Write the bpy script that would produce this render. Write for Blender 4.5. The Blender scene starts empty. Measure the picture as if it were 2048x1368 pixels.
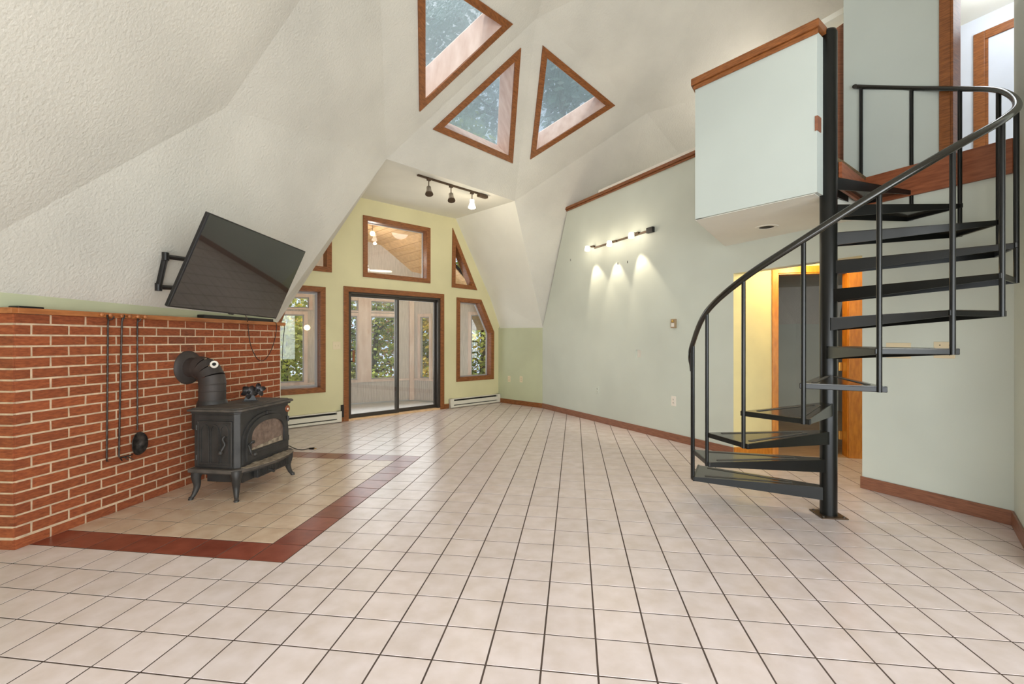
import bpy, bmesh, math, random
from math import pi, sin, cos, radians, sqrt
from mathutils import Vector, Matrix
from mathutils.geometry import tessellate_polygon
R = random.Random(7)
SC = bpy.context.scene
COL = SC.collection
V = Vector

# ------------------------------------------------------------------ camera
F, CX, CY, H = 914.39, 1024.0, 678.68, 1.2297      # focal length and centre in pixels of the 2048 frame, eye height
cam_d = bpy.data.cameras.new('camera'); cam = bpy.data.objects.new('camera', cam_d); COL.objects.link(cam)
cam.location = (0, 0, H); cam.rotation_euler = (pi/2, 0, 0)
cam_d.sensor_width = 36; cam_d.lens = 36*F/2048
cam_d.shift_y = (CY-684)/2048; cam_d.clip_start = .02; cam_d.clip_end = 300
SC.camera = cam
# ------------------------------------------------------------------ world (bright broken cloud) and exposure
wd = bpy.data.worlds.new('sky'); SC.world = wd; wd.use_nodes = True
nt = wd.node_tree; nt.nodes.clear()
wo = nt.nodes.new('ShaderNodeOutputWorld'); wb = nt.nodes.new('ShaderNodeBackground')
wn = nt.nodes.new('ShaderNodeTexNoise'); wn.inputs['Scale'].default_value = 2.2; wn.inputs['Detail'].default_value = 4
wr = nt.nodes.new('ShaderNodeValToRGB')
wr.color_ramp.elements[0].position = .35; wr.color_ramp.elements[0].color = (.50, .68, .95, 1)
wr.color_ramp.elements[1].position = .62; wr.color_ramp.elements[1].color = (.95, .97, 1.0, 1)
wt = nt.nodes.new('ShaderNodeTexCoord')
nt.links.new(wt.outputs['Generated'], wn.inputs['Vector']); nt.links.new(wn.outputs['Fac'], wr.inputs['Fac'])
nt.links.new(wr.outputs['Color'], wb.inputs['Color']); nt.links.new(wb.outputs[0], wo.inputs[0])
wb.inputs['Strength'].default_value = 1.45
SC.view_settings.view_transform = 'Standard'; SC.view_settings.look = 'None'
SC.view_settings.gamma = 1; SC.view_settings.use_curve_mapping = False
SC.view_settings.exposure = 0.0
SC.cycles.max_bounces = 10; SC.cycles.diffuse_bounces = 5; SC.cycles.glossy_bounces = 4
SC.cycles.transparent_max_bounces = 16; SC.cycles.sample_clamp_indirect = 6
SC.cycles.use_denoising = True

def area(name, loc, target, sx, sy, power, col=(1, 1, 1)):
    d = bpy.data.lights.new(name, 'AREA'); d.shape = 'RECTANGLE'; d.size = sx; d.size_y = sy; d.energy = power; d.color = col
    o = bpy.data.objects.new(name, d); COL.objects.link(o); o.location = loc
    o.rotation_euler = (V(target)-V(loc)).to_track_quat('-Z', 'Y').to_euler(); return o
def point(name, loc, power, col, r=.05):
    d = bpy.data.lights.new(name, 'POINT'); d.energy = power; d.color = col; d.shadow_soft_size = r
    o = bpy.data.objects.new(name, d); COL.objects.link(o); o.location = loc; return o
def spot(name, loc, target, power, col, deg, blend=.5, r=.02):
    d = bpy.data.lights.new(name, 'SPOT'); d.energy = power; d.color = col; d.spot_size = radians(deg); d.spot_blend = blend; d.shadow_soft_size = r
    o = bpy.data.objects.new(name, d); COL.objects.link(o); o.location = loc
    o.rotation_euler = (V(target)-V(loc)).to_track_quat('-Z', 'Y').to_euler(); return o
# added fill lamps behind the camera, standing in for daylight from unseen windows
area('rear_fill', (-.3, -1.55, 1.5), (.6, 5, 1.9), 3.6, 2.4, 225, (.94, .985, 1))
area('rear_side_fill', (2.6, -1.7, 1.6), (-1.6, 4.2, 2.2), 2.6, 2.4, 195, (.92, .98, 1))
# daylight falling through the porch glazing onto the room side of the sliding door
area('porch_door_daylight', (-2.35, 8.2, 1.5), (0, 4.5, .2), 2.4, 1.9, 42, (.93, .97, 1))
su = bpy.data.lights.new('sun', 'SUN'); su.energy = 6.5; su.angle = radians(12); su.color = (1, .94, .84)
sun = bpy.data.objects.new('sun', su); COL.objects.link(sun); sun.rotation_euler = V((.3, .55, -1.3)).to_track_quat('-Z', 'Y').to_euler()
point('hall_lamp', (2.95, 4.45, 2.0), 20, (1, .74, .38), .08)
point('loft_lamp', (3.25, 4.3, 4.1), 9, (1, .78, .46), .1)
point('loft_fill', (3.3, 6.0, 4.3), 20, (1, .93, .84), .25)  # added unseen fill that brightens the upper right of the dome
point('upper_room_lamp', (3.9, 3.6, 4.0), 10, (.86, .92, 1), .2)

# ------------------------------------------------------------------ helpers: image point -> place in the room
def fl(u, v, z=0.0):
    D = F*(H-z)/(v-CY); return V(((u-CX)*D/F, D, z))
def onplane(u, v, p0, n):
    r = V(((u-CX)/F, 1, -(v-CY)/F)); c = V((0, 0, H))
    t = (V(p0)-c).dot(n)/r.dot(n); return c+r*t
class Frame:
    "origin, two in-plane axes and the normal that looks into the room"
    def __init__(s, o, U, W, N): s.o, s.U, s.W, s.N = V(o), V(U).normalized(), V(W).normalized(), V(N).normalized()
    def p(s, a, b, n=0.0): return s.o+s.U*a+s.W*b+s.N*n
    def px(s, u, v):
        q = onplane(u, v, s.o, s.N)-s.o; return (q.dot(s.U), q.dot(s.W))
def vframe(a, b, inward):
    a = V((a[0], a[1], 0)); b = V((b[0], b[1], 0)); U = (b-a).normalized(); N = V((-U.y, U.x, 0))
    if N.dot(V((inward[0], inward[1], 0))-a) < 0: N = -N
    return Frame(a, U, (0, 0, 1), N)

# ------------------------------------------------------------------ helpers: meshes
class MB:
    def __init__(s): s.v = []; s.f = []; s.smooth = []
    def add(s, vs, fs, smooth=False):
        k = len(s.v); s.v += [tuple(x) for x in vs]; s.f += [tuple(i+k for i in f) for f in fs]; s.smooth += [smooth]*len(fs); return s
    def prism(s, pts, vec):
        n = len(pts); vec = V(vec); q = [V(p) for p in pts]
        s.add(q+[p+vec for p in q], [tuple(range(n))[::-1], tuple(range(n, 2*n))]+[(i, (i+1) % n, (i+1) % n+n, i+n) for i in range(n)]); return s
    def box(s, c, d, M=None):
        x, y, z = d[0]/2, d[1]/2, d[2]/2; c = V(c)
        vs = [V((i*x, j*y, k*z)) for i in (-1, 1) for j in (-1, 1) for k in (-1, 1)]
        vs = [(M @ p if M else p)+c for p in vs]
        return s.add(vs, [(0, 1, 3, 2), (4, 6, 7, 5), (0, 4, 5, 1), (2, 3, 7, 6), (0, 2, 6, 4), (1, 5, 7, 3)])
    def fbox(s, fr, a0, a1, b0, b1, n0, n1):
        pts = [fr.p(a0, b0, n0), fr.p(a1, b0, n0), fr.p(a1, b1, n0), fr.p(a0, b1, n0)]
        return s.prism(pts, fr.N*(n1-n0))
    def holed(s, fr, outer, holes, n0, n1):
        "polygon with holes in a frame, from offset n0 to n1"
        loops = [list(outer)]+[list(h) for h in holes]
        tri = tessellate_polygon([[V((a, b, 0)) for a, b in l] for l in loops])
        flat = [p for l in loops for p in l]; k = len(flat)
        vs = [fr.p(a, b, n0) for a, b in flat]+[fr.p(a, b, n1) for a, b in flat]
        fs = [tuple(t) for t in tri]+[tuple(i+k for i in t)[::-1] for t in tri]; o = 0
        for l in loops:
            m = len(l); fs += [(o+i, o+(i+1) % m, o+(i+1) % m+k, o+i+k) for i in range(m)]; o += m
        return s.add(vs, fs)
    def tube(s, pts, r, seg=8, caps=True, flat=1.0):
        pts = [V(p) for p in pts]; n = len(pts); rr = r if isinstance(r, (list, tuple)) else [r]*n
        t0 = (pts[1]-pts[0]).normalized(); up = V((0, 0, 1)) if abs(t0.z) < .95 else V((1, 0, 0))
        X = t0.cross(up).normalized(); vs = []
        for i, p in enumerate(pts):
            t = (pts[min(i+1, n-1)]-pts[max(i-1, 0)]).normalized()
            X = (X-t*X.dot(t)).normalized(); Y = t.cross(X)
            vs += [p+X*(rr[i]*cos(2*pi*k/seg))+Y*(rr[i]*flat*sin(2*pi*k/seg)) for k in range(seg)]
        fs = [(i*seg+k, i*seg+(k+1) % seg, (i+1)*seg+(k+1) % seg, (i+1)*seg+k) for i in range(n-1) for k in range(seg)]
        s.add(vs, fs, True)
        if caps: s.add(vs[:seg], [tuple(range(seg))[::-1]]); s.add(vs[-seg:], [tuple(range(seg))])
        return s
    def lathe(s, o, ax, prof, seg=20):
        "profile of (distance along axis, radius)"
        o = V(o); ax = V(ax).normalized(); X = ax.orthogonal().normalized(); Y = ax.cross(X); vs = []
        for h, r in prof: vs += [o+ax*h+X*(r*cos(2*pi*k/seg))+Y*(r*sin(2*pi*k/seg)) for k in range(seg)]
        n = len(prof)
        s.add(vs, [(i*seg+k, i*seg+(k+1) % seg, (i+1)*seg+(k+1) % seg, (i+1)*seg+k) for i in range(n-1) for k in range(seg)], True)
        if prof[0][1] > 1e-5: s.add(vs[:seg], [tuple(range(seg))[::-1]])
        if prof[-1][1] > 1e-5: s.add(vs[-seg:], [tuple(range(seg))])
        return s
    def mesh(s, name, m):
        me = bpy.data.meshes.new(name); me.from_pydata(s.v, [], s.f); me.polygons.foreach_set('use_smooth', s.smooth)
        me.materials.append(m); me.update()
        bm = bmesh.new(); bm.from_mesh(me); bmesh.ops.recalc_face_normals(bm, faces=bm.faces); bm.to_mesh(me); bm.free(); return me
    def build(s, name, m, parent=None, bevel=0.0, seg=2, **t):
        o = bpy.data.objects.new(name, s.mesh(name, m)); COL.objects.link(o)
        if parent is not None: o.parent = parent; o.matrix_parent_inverse = Matrix.Translation(-parent.location) if parent.type == 'EMPTY' else Matrix()
        if bevel:
            md = o.modifiers.new('bevel', 'BEVEL'); md.width = bevel; md.segments = seg; md.limit_method = 'ANGLE'; md.angle_limit = radians(40)
        return tag(o, **t)
def tag(o, label=None, category=None, group=None, kind=None):
    if label: o['label'] = label
    if category: o['category'] = category
    if group: o['group'] = group
    if kind: o['kind'] = kind
    return o
def thing(name, loc, label, category=None, group=None, kind=None):
    o = bpy.data.objects.new(name, None); COL.objects.link(o); o.location = V(loc); o.empty_display_size = .1
    return tag(o, label, category, group, kind)
def inset(poly, d):
    "offset a convex polygon inward"
    n = len(poly); A = sum(poly[i][0]*poly[(i+1) % n][1]-poly[(i+1) % n][0]*poly[i][1] for i in range(n))
    sg = 1 if A > 0 else -1; L = []
    for i in range(n):
        x0, y0 = poly[i]; x1, y1 = poly[(i+1) % n]; l = sqrt((x1-x0)**2+(y1-y0)**2); nx, ny = -(y1-y0)/l*sg, (x1-x0)/l*sg
        L.append((x0+nx*d, y0+ny*d, (x1-x0)/l, (y1-y0)/l))
    out = []
    for i in range(n):
        ax, ay, adx, ady = L[i-1]; bx, by, bdx, bdy = L[i]; den = adx*bdy-ady*bdx
        t = ((bx-ax)*bdy-(by-ay)*bdx)/den; out.append((ax+adx*t, ay+ady*t))
    return out

# ------------------------------------------------------------------ materials
def lin(c):
    return tuple((x/255/12.92 if x/255 <= .04045 else ((x/255+.055)/1.055)**2.4) for x in c)+(1,)
def mat(name, rgb, rough=.5, metal=0.0, vary=0.0, vscale=4.0, bump=0.0, bscale=60.0, rand=0.0, spec=.5, rgb2=None, stretch=None, coord='Object', detail=3.0, bdist=.002, coat=0.0):
    m = bpy.data.materials.new(name); m.use_nodes = True; n = m.node_tree.nodes; L = m.node_tree.links
    b = n['Principled BSDF']; b.inputs['Roughness'].default_value = rough; b.inputs['Metallic'].default_value = metal
    b.inputs['Specular IOR Level'].default_value = spec; b.inputs['Base Color'].default_value = lin(rgb)
    if coat: b.inputs['Coat Weight'].default_value = coat; b.inputs['Coat Roughness'].default_value = .15
    tc = None
    if vary or bump or rgb2:
        if coord == 'World': tc = n.new('ShaderNodeNewGeometry').outputs['Position']
        else: tc = n.new('ShaderNodeTexCoord').outputs[coord]
        if stretch:
            mp = n.new('ShaderNodeMapping'); mp.inputs['Scale'].default_value = stretch; L.new(tc, mp.inputs['Vector']); tc = mp.outputs[0]
    col = None
    if vary or rgb2:
        tx = n.new('ShaderNodeTexNoise'); tx.inputs['Scale'].default_value = vscale; tx.inputs['Detail'].default_value = detail; L.new(tc, tx.inputs['Vector'])
        r = n.new('ShaderNodeValToRGB'); r.color_ramp.elements[0].position = .3; r.color_ramp.elements[1].position = .7
        c2 = rgb2 or tuple(max(0, x*(1-vary)) for x in rgb)
        r.color_ramp.elements[0].color = lin(c2); r.color_ramp.elements[1].color = lin(rgb)
        L.new(tx.outputs['Fac'], r.inputs['Fac']); col = r.outputs['Color']
    if rand:
        oi = n.new('ShaderNodeObjectInfo'); h = n.new('ShaderNodeHueSaturation')
        mr = n.new('ShaderNodeMapRange'); mr.inputs['To Min'].default_value = 1-rand; mr.inputs['To Max'].default_value = 1+rand
        L.new(oi.outputs['Random'], mr.inputs['Value']); L.new(mr.outputs[0], h.inputs['Value'])
        if col: L.new(col, h.inputs['Color'])
        else: h.inputs['Color'].default_value = lin(rgb)
        col = h.outputs['Color']
    if col: L.new(col, b.inputs['Base Color'])
    if bump:
        tb = n.new('ShaderNodeTexNoise'); tb.inputs['Scale'].default_value = bscale; tb.inputs['Detail'].default_value = 4; L.new(tc, tb.inputs['Vector'])
        bp = n.new('ShaderNodeBump'); bp.inputs['Strength'].default_value = bump; bp.inputs['Distance'].default_value = bdist
        L.new(tb.outputs['Fac'], bp.inputs['Height']); L.new(bp.outputs[0], b.inputs['Normal'])
    return m
def emis(name, rgb, s):
    m = bpy.data.materials.new(name); m.use_nodes = True; b = m.node_tree.nodes['Principled BSDF']
    b.inputs['Base Color'].default_value = lin(rgb); b.inputs['Emission Color'].default_value = lin(rgb); b.inputs['Emission Strength'].default_value = s; return m
def glassmat(name, tint=(.97, .98, .98), refl=.02, blur=0.0, rough=.0):
    m = bpy.data.materials.new(name); m.use_nodes = True; n = m.node_tree.nodes; L = m.node_tree.links; n.clear()
    o = n.new('ShaderNodeOutputMaterial'); g = n.new('ShaderNodeBsdfGlossy'); g.inputs['Roughness'].default_value = rough
    mx = n.new('ShaderNodeMixShader'); lw = n.new('ShaderNodeLayerWeight'); lw.inputs['Blend'].default_value = .25
    mm = n.new('ShaderNodeMath'); mm.operation = 'MULTIPLY_ADD'; mm.inputs[1].default_value = .5; mm.inputs[2].default_value = refl
    if blur:
        t = n.new('ShaderNodeBsdfRefraction'); t.inputs['Roughness'].default_value = blur; t.inputs['IOR'].default_value = 1.06; t.inputs['Color'].default_value = (*tint, 1)
        tx = n.new('ShaderNodeTexNoise'); tx.inputs['Scale'].default_value = 14; tx.inputs['Detail'].default_value = 5
        mp = n.new('ShaderNodeMapping'); mp.inputs['Scale'].default_value = (3, 3, .8); tc = n.new('ShaderNodeTexCoord')
        bp = n.new('ShaderNodeBump'); bp.inputs['Strength'].default_value = .7; bp.inputs['Distance'].default_value = .03
        L.new(tc.outputs['Object'], mp.inputs['Vector']); L.new(mp.outputs[0], tx.inputs['Vector']); L.new(tx.outputs['Fac'], bp.inputs['Height']); L.new(bp.outputs[0], t.inputs['Normal'])
        rf = t; tl = n.new('ShaderNodeBsdfTranslucent'); tl.inputs['Color'].default_value = (.86, .95, 1, 1); ms = n.new('ShaderNodeMixShader'); ms.inputs[0].default_value = .12
        L.new(rf.outputs[0], ms.inputs[1]); L.new(tl.outputs[0], ms.inputs[2])
        tp = n.new('ShaderNodeBsdfTransparent'); tp.inputs['Color'].default_value = (*tint, 1); m2 = n.new('ShaderNodeMixShader'); m2.inputs[0].default_value = .5
        L.new(tp.outputs[0], m2.inputs[1]); L.new(ms.outputs[0], m2.inputs[2]); t = m2
    else:
        t = n.new('ShaderNodeBsdfTransparent'); t.inputs['Color'].default_value = (*tint, 1)
    L.new(lw.outputs['Fresnel'], mm.inputs[0]); L.new(mm.outputs[0], mx.inputs['Fac']); L.new(t.outputs[0], mx.inputs[1]); L.new(g.outputs[0], mx.inputs[2]); L.new(mx.outputs[0], o.inputs[0]); return m

M = {}
M['plaster'] = mat('stippled_plaster', (223, 219, 208), .9, bump=.8, bscale=48, bdist=.008, vary=.09, vscale=1.0, detail=7, coord='World')
M['soffit'] = mat('smooth_white_plaster', (236, 234, 223), .9, bump=.3, bscale=70, bdist=.003, vary=.03, vscale=2, coord='World')
M['green'] = mat('pale_green_paint', (211, 216, 204), .55, bump=.08, bscale=120, vary=.05, vscale=1.2, coord='World')
M['green_deep'] = mat('sage_paint', (196, 200, 166), .6, bump=.08, bscale=120, vary=.05, vscale=2, coord='World')
M['yellow_green'] = mat('yellow_green_wall', (222, 214, 170), .6, bump=.08, bscale=120, vary=.05, vscale=1.5, coord='World')  # yellower base colour than the other green walls
M['cool'] = mat('pale_blue_green_paint', (194, 202, 196), .6, bump=.08, bscale=120, vary=.04, vscale=1.2, coord='World')
M['cream'] = mat('cream_paint', (238, 226, 170), .6, vary=.04, coord='World')
M['grey'] = mat('grey_room_paint', (150, 146, 142), .8, vary=.04, coord='World')
M['blue'] = mat('pale_blue_paint', (208, 214, 226), .7, vary=.03, coord='World')
M['wood'] = mat('stained_trim_wood', (154, 94, 48), .38, vary=.34, vscale=5, stretch=(3, 3, 22), bump=.1, bscale=30, coord='World', rgb2=(112, 64, 28))
M['wood_red'] = mat('reddish_baseboard_wood', (154, 102, 76), .4, vary=.25, vscale=6, stretch=(2, 2, 20), coord='World', rgb2=(124, 80, 60))
M['wood_orange'] = mat('orange_door_wood', (216, 142, 48), .35, vary=.2, vscale=5, stretch=(8, 8, 2), coord='World', rgb2=(190, 116, 36))
M['fascia'] = mat('cedar_fascia_wood', (158, 92, 58), .45, vary=.3, vscale=4, stretch=(2, 2, 14), coord='World', rgb2=(124, 66, 38))
M['mantel'] = mat('mantel_pine', (190, 122, 70), .45, vary=.3, vscale=4, stretch=(6, 1.5, 10), coord='World', rgb2=(150, 88, 46))
M['pine'] = mat('knotty_pine', (226, 190, 144), .6, rand=.07, vary=.2, vscale=3, stretch=(5, 5, 9), coord='World', rgb2=(206, 168, 128))
M['whitewash'] = mat('whitewashed_pine', (226, 206, 194), .6, vary=.12, vscale=3, stretch=(4, 4, 1), coord='World', rgb2=(208, 182, 168))
M['beige_board'] = mat('grey_washed_beadboard', (206, 196, 188), .7, vary=.1, vscale=6, stretch=(9, 9, 1), coord='World')
M['tile'] = mat('beige_floor_tile', (228, 214, 211), .26, rand=.035, rgb2=(214, 198, 190), vscale=9, detail=5, coord='World', bump=.05, bscale=18, bdist=.002, spec=.4)
M['tile_warm'] = mat('tan_hearth_tile', (222, 200, 177), .3, rand=.05, rgb2=(200, 171, 144), vscale=9, detail=5, coord='World', bump=.05, bscale=18, bdist=.002)
M['tile_red'] = mat('oxblood_floor_tile', (146, 76, 58), .28, rand=.1, rgb2=(124, 58, 42), vscale=12, detail=5, coord='World', bump=.1, bscale=60)
M['grout'] = mat('brown_grout', (88, 72, 63), .9, vary=.2, vscale=8, coord='World')
M['brick'] = mat('wirecut_red_brick', (164, 88, 49), .85, rand=.14, rgb2=(128, 62, 32), vscale=28, detail=6, stretch=(1, 1, 3.5), coord='World', bump=.6, bscale=130, bdist=.004)
M['brick_soot'] = mat('soot_darkened_brick', (146, 80, 50), .9, rand=.1, rgb2=(108, 56, 34), vscale=28, detail=6, stretch=(1, 1, 3.5), coord='World', bump=.6, bscale=130, bdist=.004)
M['mortar'] = mat('tan_mortar', (224, 196, 164), .95, vary=.15, vscale=20, coord='World', bump=.5, bscale=90, bdist=.004)
M['iron'] = mat('black_cast_iron', (66, 64, 62), .5, metal=.2, vary=.25, vscale=10, bump=.15, bscale=160)
M['iron_dusty'] = mat('dusty_cast_iron', (96, 88, 80), .7, rgb2=(62, 58, 54), vscale=12, detail=6, bump=.2, bscale=120)
M['pipe'] = mat('matt_stove_pipe', (74, 66, 62), .6, metal=.2, vary=.2, vscale=6)
M['ash'] = mat('grey_wood_ash', (176, 160, 138), .95, rgb2=(110, 96, 80), vscale=30, detail=6, bump=.8, bscale=60, bdist=.01)
M['soot_glass'] = mat('smoked_stove_glass', (130, 108, 94), .18, rgb2=(92, 74, 64), vscale=9, detail=7, stretch=(1, 3, 3), coord='World', coat=.4)
M['fan_metal'] = mat('blackened_fan_blade', (58, 54, 54), .28, metal=.6)
M['black'] = mat('black_plastic', (26, 25, 25), .4)
M['stair'] = mat('black_stair_enamel', (19, 20, 18), .3, metal=.0, vary=.3, vscale=5, spec=.35)
M['tread_top'] = mat('worn_glossy_tread', (62, 56, 46), .14, rgb2=(40, 36, 30), vscale=7, detail=6, spec=.6)
M['grip'] = mat('grey_grip_strip', (92, 90, 84), .9, bump=.8, bscale=300)
M['rail'] = mat('bronze_black_handrail', (32, 30, 24), .2, metal=.1, spec=.6)
M['alu'] = mat('dark_bronze_aluminium', (72, 66, 60), .4, metal=.5)
M['alu_light'] = mat('weathered_grey_sash', (172, 168, 166), .5)
M['white_metal'] = mat('off_white_enamel', (222, 216, 200), .45)
M['plate'] = mat('ivory_plate', (226, 210, 176), .4)
M['plate_white'] = mat('white_plate', (236, 228, 216), .4)
M['dark'] = mat('dark_recess', (44, 40, 36), .8)
M['brass'] = mat('brass', (214, 176, 96), .3, metal=.9)
M['bronze'] = mat('brown_bronze_metal', (86, 68, 52), .4, metal=.4)
M['nickel'] = mat('satin_nickel', (176, 166, 154), .35, metal=.7)
M['tv_screen'] = mat('switched_off_screen', (20, 20, 21), .03, spec=1.0, coat=1.0)
M['tv_case'] = mat('dark_television_case', (28, 26, 26), .35)
M['laminate'] = mat('tan_laminate', (196, 164, 122), .4, rgb2=(168, 134, 96), vscale=4, stretch=(1, 8, 1), coord='World')
M['carpet'] = mat('brown_carpet', (142, 116, 80), 1, rgb2=(96, 76, 50), vscale=60, detail=6, bump=1, bscale=120, bdist=.02, coord='World')
M['steel'] = mat('worn_steel', (92, 84, 78), .45, metal=.6, rgb2=(44, 40, 38), vscale=30)
M['thermo'] = mat('bronze_thermostat_case', (172, 148, 118), .35, metal=.4)
M['deck'] = mat('grey_painted_porch_board', (214, 214, 214), .5, rand=.04, vary=.06, coord='World')
M['bulb'] = emis('lit_bulb', (255, 246, 224), 9)
M['bulb_warm'] = emis('warm_globe', (255, 214, 150), 5)
M['lens'] = mat('unlit_bulb_lens', (214, 206, 190), .3)
M['glass'] = glassmat('window_glass')
M['glass_door'] = glassmat('sliding_door_glass', refl=.06)
M['glass_sky'] = glassmat('rain_streaked_glass', (.95, .98, 1), .0, blur=.06, rough=.2)
M['fan_white'] = mat('white_fan_blade', (240, 240, 240), .5)
M['bark'] = mat('grey_brown_bark', (84, 76, 62), .95, vary=.4, vscale=8, bump=.8, bscale=30, bdist=.03)
M['ground'] = mat('leaf_strewn_ground', (120, 104, 60), 1, rgb2=(88, 92, 48), vscale=1.5, detail=8, coord='World')
def leafmat(name, rgb):
    m = mat(name, rgb, .6, vary=.45, vscale=1.3, coord='World'); b = m.node_tree.nodes['Principled BSDF']
    n = m.node_tree.nodes; L = m.node_tree.links; tr = n.new('ShaderNodeBsdfTranslucent'); mx = n.new('ShaderNodeMixShader'); mx.inputs[0].default_value = .45
    col = b.inputs['Base Color'].links[0].from_socket; L.new(col, tr.inputs['Color']); out = n['Material Output']
    L.new(b.outputs[0], mx.inputs[1]); L.new(tr.outputs[0], mx.inputs[2]); L.new(mx.outputs[0], out.inputs[0]); return m
M['leaf_green'] = leafmat('green_leaves', (172, 190, 92)); M['leaf_yellow'] = leafmat('yellow_autumn_leaves', (250, 216, 92))
M['leaf_olive'] = leafmat('olive_leaves', (212, 212, 108)); M['leaf_rust'] = leafmat('rust_leaves', (204, 132, 84)); M['leaf_dark'] = leafmat('dark_pine_needles', (126, 156, 144))

# ------------------------------------------------------------------ floor: tile grid
T = .2095; TH = -.135276; GX, GY = -6.01843*T, 12.02596*T
def grid(i, j, z=0.0): return V((GX+T*(cos(TH)*i-sin(TH)*j), GY+T*(sin(TH)*i+cos(TH)*j), z))
GI = (grid(1, 0)-grid(0, 0)).normalized(); GJ = (grid(0, 1)-grid(0, 0)).normalized()
floor = MB().prism([(-6.2, -3, -.2), (9, -3, -.2), (9, 9.2, -.2), (0, 9.2, -.2), (-.25, 8.98, -.2), (-4.1, 5.4, -.2), (-6.2, 5.4, -.2)], (0, 0, .1987)).build('floor', M['grout'],
      label='beige square ceramic tiles with dark grout running through the whole dome room', kind='structure')
def tile_mesh(name, m, g=.0037, b=.0005, th=.0045):
    h = T/2-g; q = []
    for (x, y) in ((-h, -h), (h, -h), (h, h), (-h, h)): q.append(V((x, y, -th)))
    for (x, y) in ((-h, -h), (h, -h), (h, h), (-h, h)): q.append(V((x, y, -b)))
    hb = h-b
    for (x, y) in ((-hb, -hb), (hb, -hb), (hb, hb), (-hb, hb)): q.append(V((x, y, 0)))
    fs = [(8, 9, 10, 11)]+[(k, (k+1) % 4, (k+1) % 4+4, k+4) for k in range(4)]+[(k+4, (k+1) % 4+4, (k+1) % 4+8, k+8) for k in range(4)]
    return q, fs
def inpoly(x, y, poly):
    c = False
    for k in range(len(poly)):
        x0, y0 = poly[k]; x1, y1 = poly[k-1]
        if (y0 > y) != (y1 > y) and x < (x1-x0)*(y-y0)/(y1-y0)+x0: c = not c
    return c
ROOM = [(-2.95, -.2), (-1.6, -1.6), (3.4, -1.6), (3.4, 3.05), (2.95, 3.85), (3.62, 4.72), (2.75, 4.95), (2.3, 4.98), (.62, 8.2), (-.25, 9.0), (-3.5, 6.3), (-3.1, 4.2), (-2.95, 2.55), (-3.6, 2.6), (-3.4, 0)]
cells = []
for i in range(-14, 30):
    for j in range(-22, 36):
        c = grid(i+.5, j+.5)
        ins = inpoly(c.x, c.y, ROOM) or any(inpoly(*grid(i+a, j+b).xy, ROOM) for a in (0, 1) for b in (0, 1))
        if not ins: continue
        red = (j == 0 and -9 <= i <= -1) or (i == -1 and 0 <= j <= 10) or (j == 10 and -9 <= i <= -1)
        hearth = (-9 <= i <= -2 and 1 <= j <= 9)
        vis = c.y > .9 and abs(c.x/c.y) < 1.16 and CY+F*H/c.y < 1400
        size = 1/c.y**2 if vis else 0
        hid = c.x < -2.9 and c.y > 2.7
        cells.append((0 if hid else size, i, j, 'tile_red' if red else 'tile_warm' if hearth else 'tile'))
cells.sort(reverse=True)
q, fs = tile_mesh('', None); tmesh = {}
for k in ('tile', 'tile_warm', 'tile_red'):
    mb = MB(); mb.add(q, fs); tmesh[k] = mb.mesh('tile', M[k])
for s, i, j, k in cells[:300]:
    o = bpy.data.objects.new('tile', tmesh[k]); COL.objects.link(o); o.parent = floor
    o.location = grid(i+.5, j+.5, R.uniform(-.0004, .0004)); o.rotation_euler = (0, 0, TH)
rest = {}
for s, i, j, k in cells[300:]:
    mb = rest.setdefault(k, MB()); Mr = Matrix.Rotation(TH, 3, 'Z'); mb.add([Mr @ p+grid(i+.5, j+.5) for p in q], fs)
for k, mb in rest.items(): mb.build('tile_field', M[k], floor, kind='stuff')
MB().prism([(2.72, 4.86, -.006), (3.5, 4.74, -.006), (6.2, 5.0, -.006), (6, 8.5, -.006), (4.4, 8.6, -.006), (3.3, 6.3, -.006)], (0, 0, .010)).build('floor', M['laminate'],
   label='tan laminate floor of the dark back room beyond the open door', kind='structure')

# ------------------------------------------------------------------ dome (three frequency geodesic shell)
def icosa():
    import itertools
    vs = [V((0, 0, 1))]; a = math.atan(.5)
    for k in range(5): t = 2*pi*k/5; vs.append(V((cos(a)*cos(t), cos(a)*sin(t), sin(a))))
    for k in range(5): t = 2*pi*(k+.5)/5; vs.append(V((cos(a)*cos(t), cos(a)*sin(t), -sin(a))))
    vs.append(V((0, 0, -1))); d = (vs[0]-vs[1]).length
    return vs, [t for t in itertools.combinations(range(12), 3) if all(abs((vs[i]-vs[j]).length-d) < 1e-3 for i, j in itertools.combinations(t, 2))]
def dome(ph, C, Rd, n=3):
    vs, fs = icosa(); P = []; out = []
    def add(p):
        p = p.normalized()
        for k, x in enumerate(P):
            if (x-p).length < 1e-4: return k
        P.append(p); return len(P)-1
    for f in fs:
        ix = {(i, j): add(vs[f[0]]*(i/n)+vs[f[1]]*(j/n)+vs[f[2]]*((n-i-j)/n)) for i in range(n+1) for j in range(n+1-i)}
        for i in range(n):
            for j in range(n-i):
                out.append((ix[i, j], ix[i+1, j], ix[i, j+1]))
                if i+j < n-1: out.append((ix[i+1, j], ix[i+1, j+1], ix[i, j+1]))
    c, s = cos(ph), sin(ph)
    return [V((c*p.x-s*p.y, s*p.x+c*p.y, p.z))*Rd+V(C) for p in P], out
DC = V((2.89, 3.05, .44)); DP, DF = dome(.538, DC, 5.70)
def near(px, py, pz): return min(range(len(DP)), key=lambda k: (DP[k]-V((px, py, pz))).length)
def ray(u, v, d): return V(((u-CX)/F*d, d, H-(v-CY)/F*d))
kA, kB, kQ, kV, kP = near(-1.44, 5.31, 3.38), near(.07, 7.04, 3.38), near(.29, 5.33, 4.97), near(2.02, 6.87, 4.58), near(-2.19, 3.51, 2.99)
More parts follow.
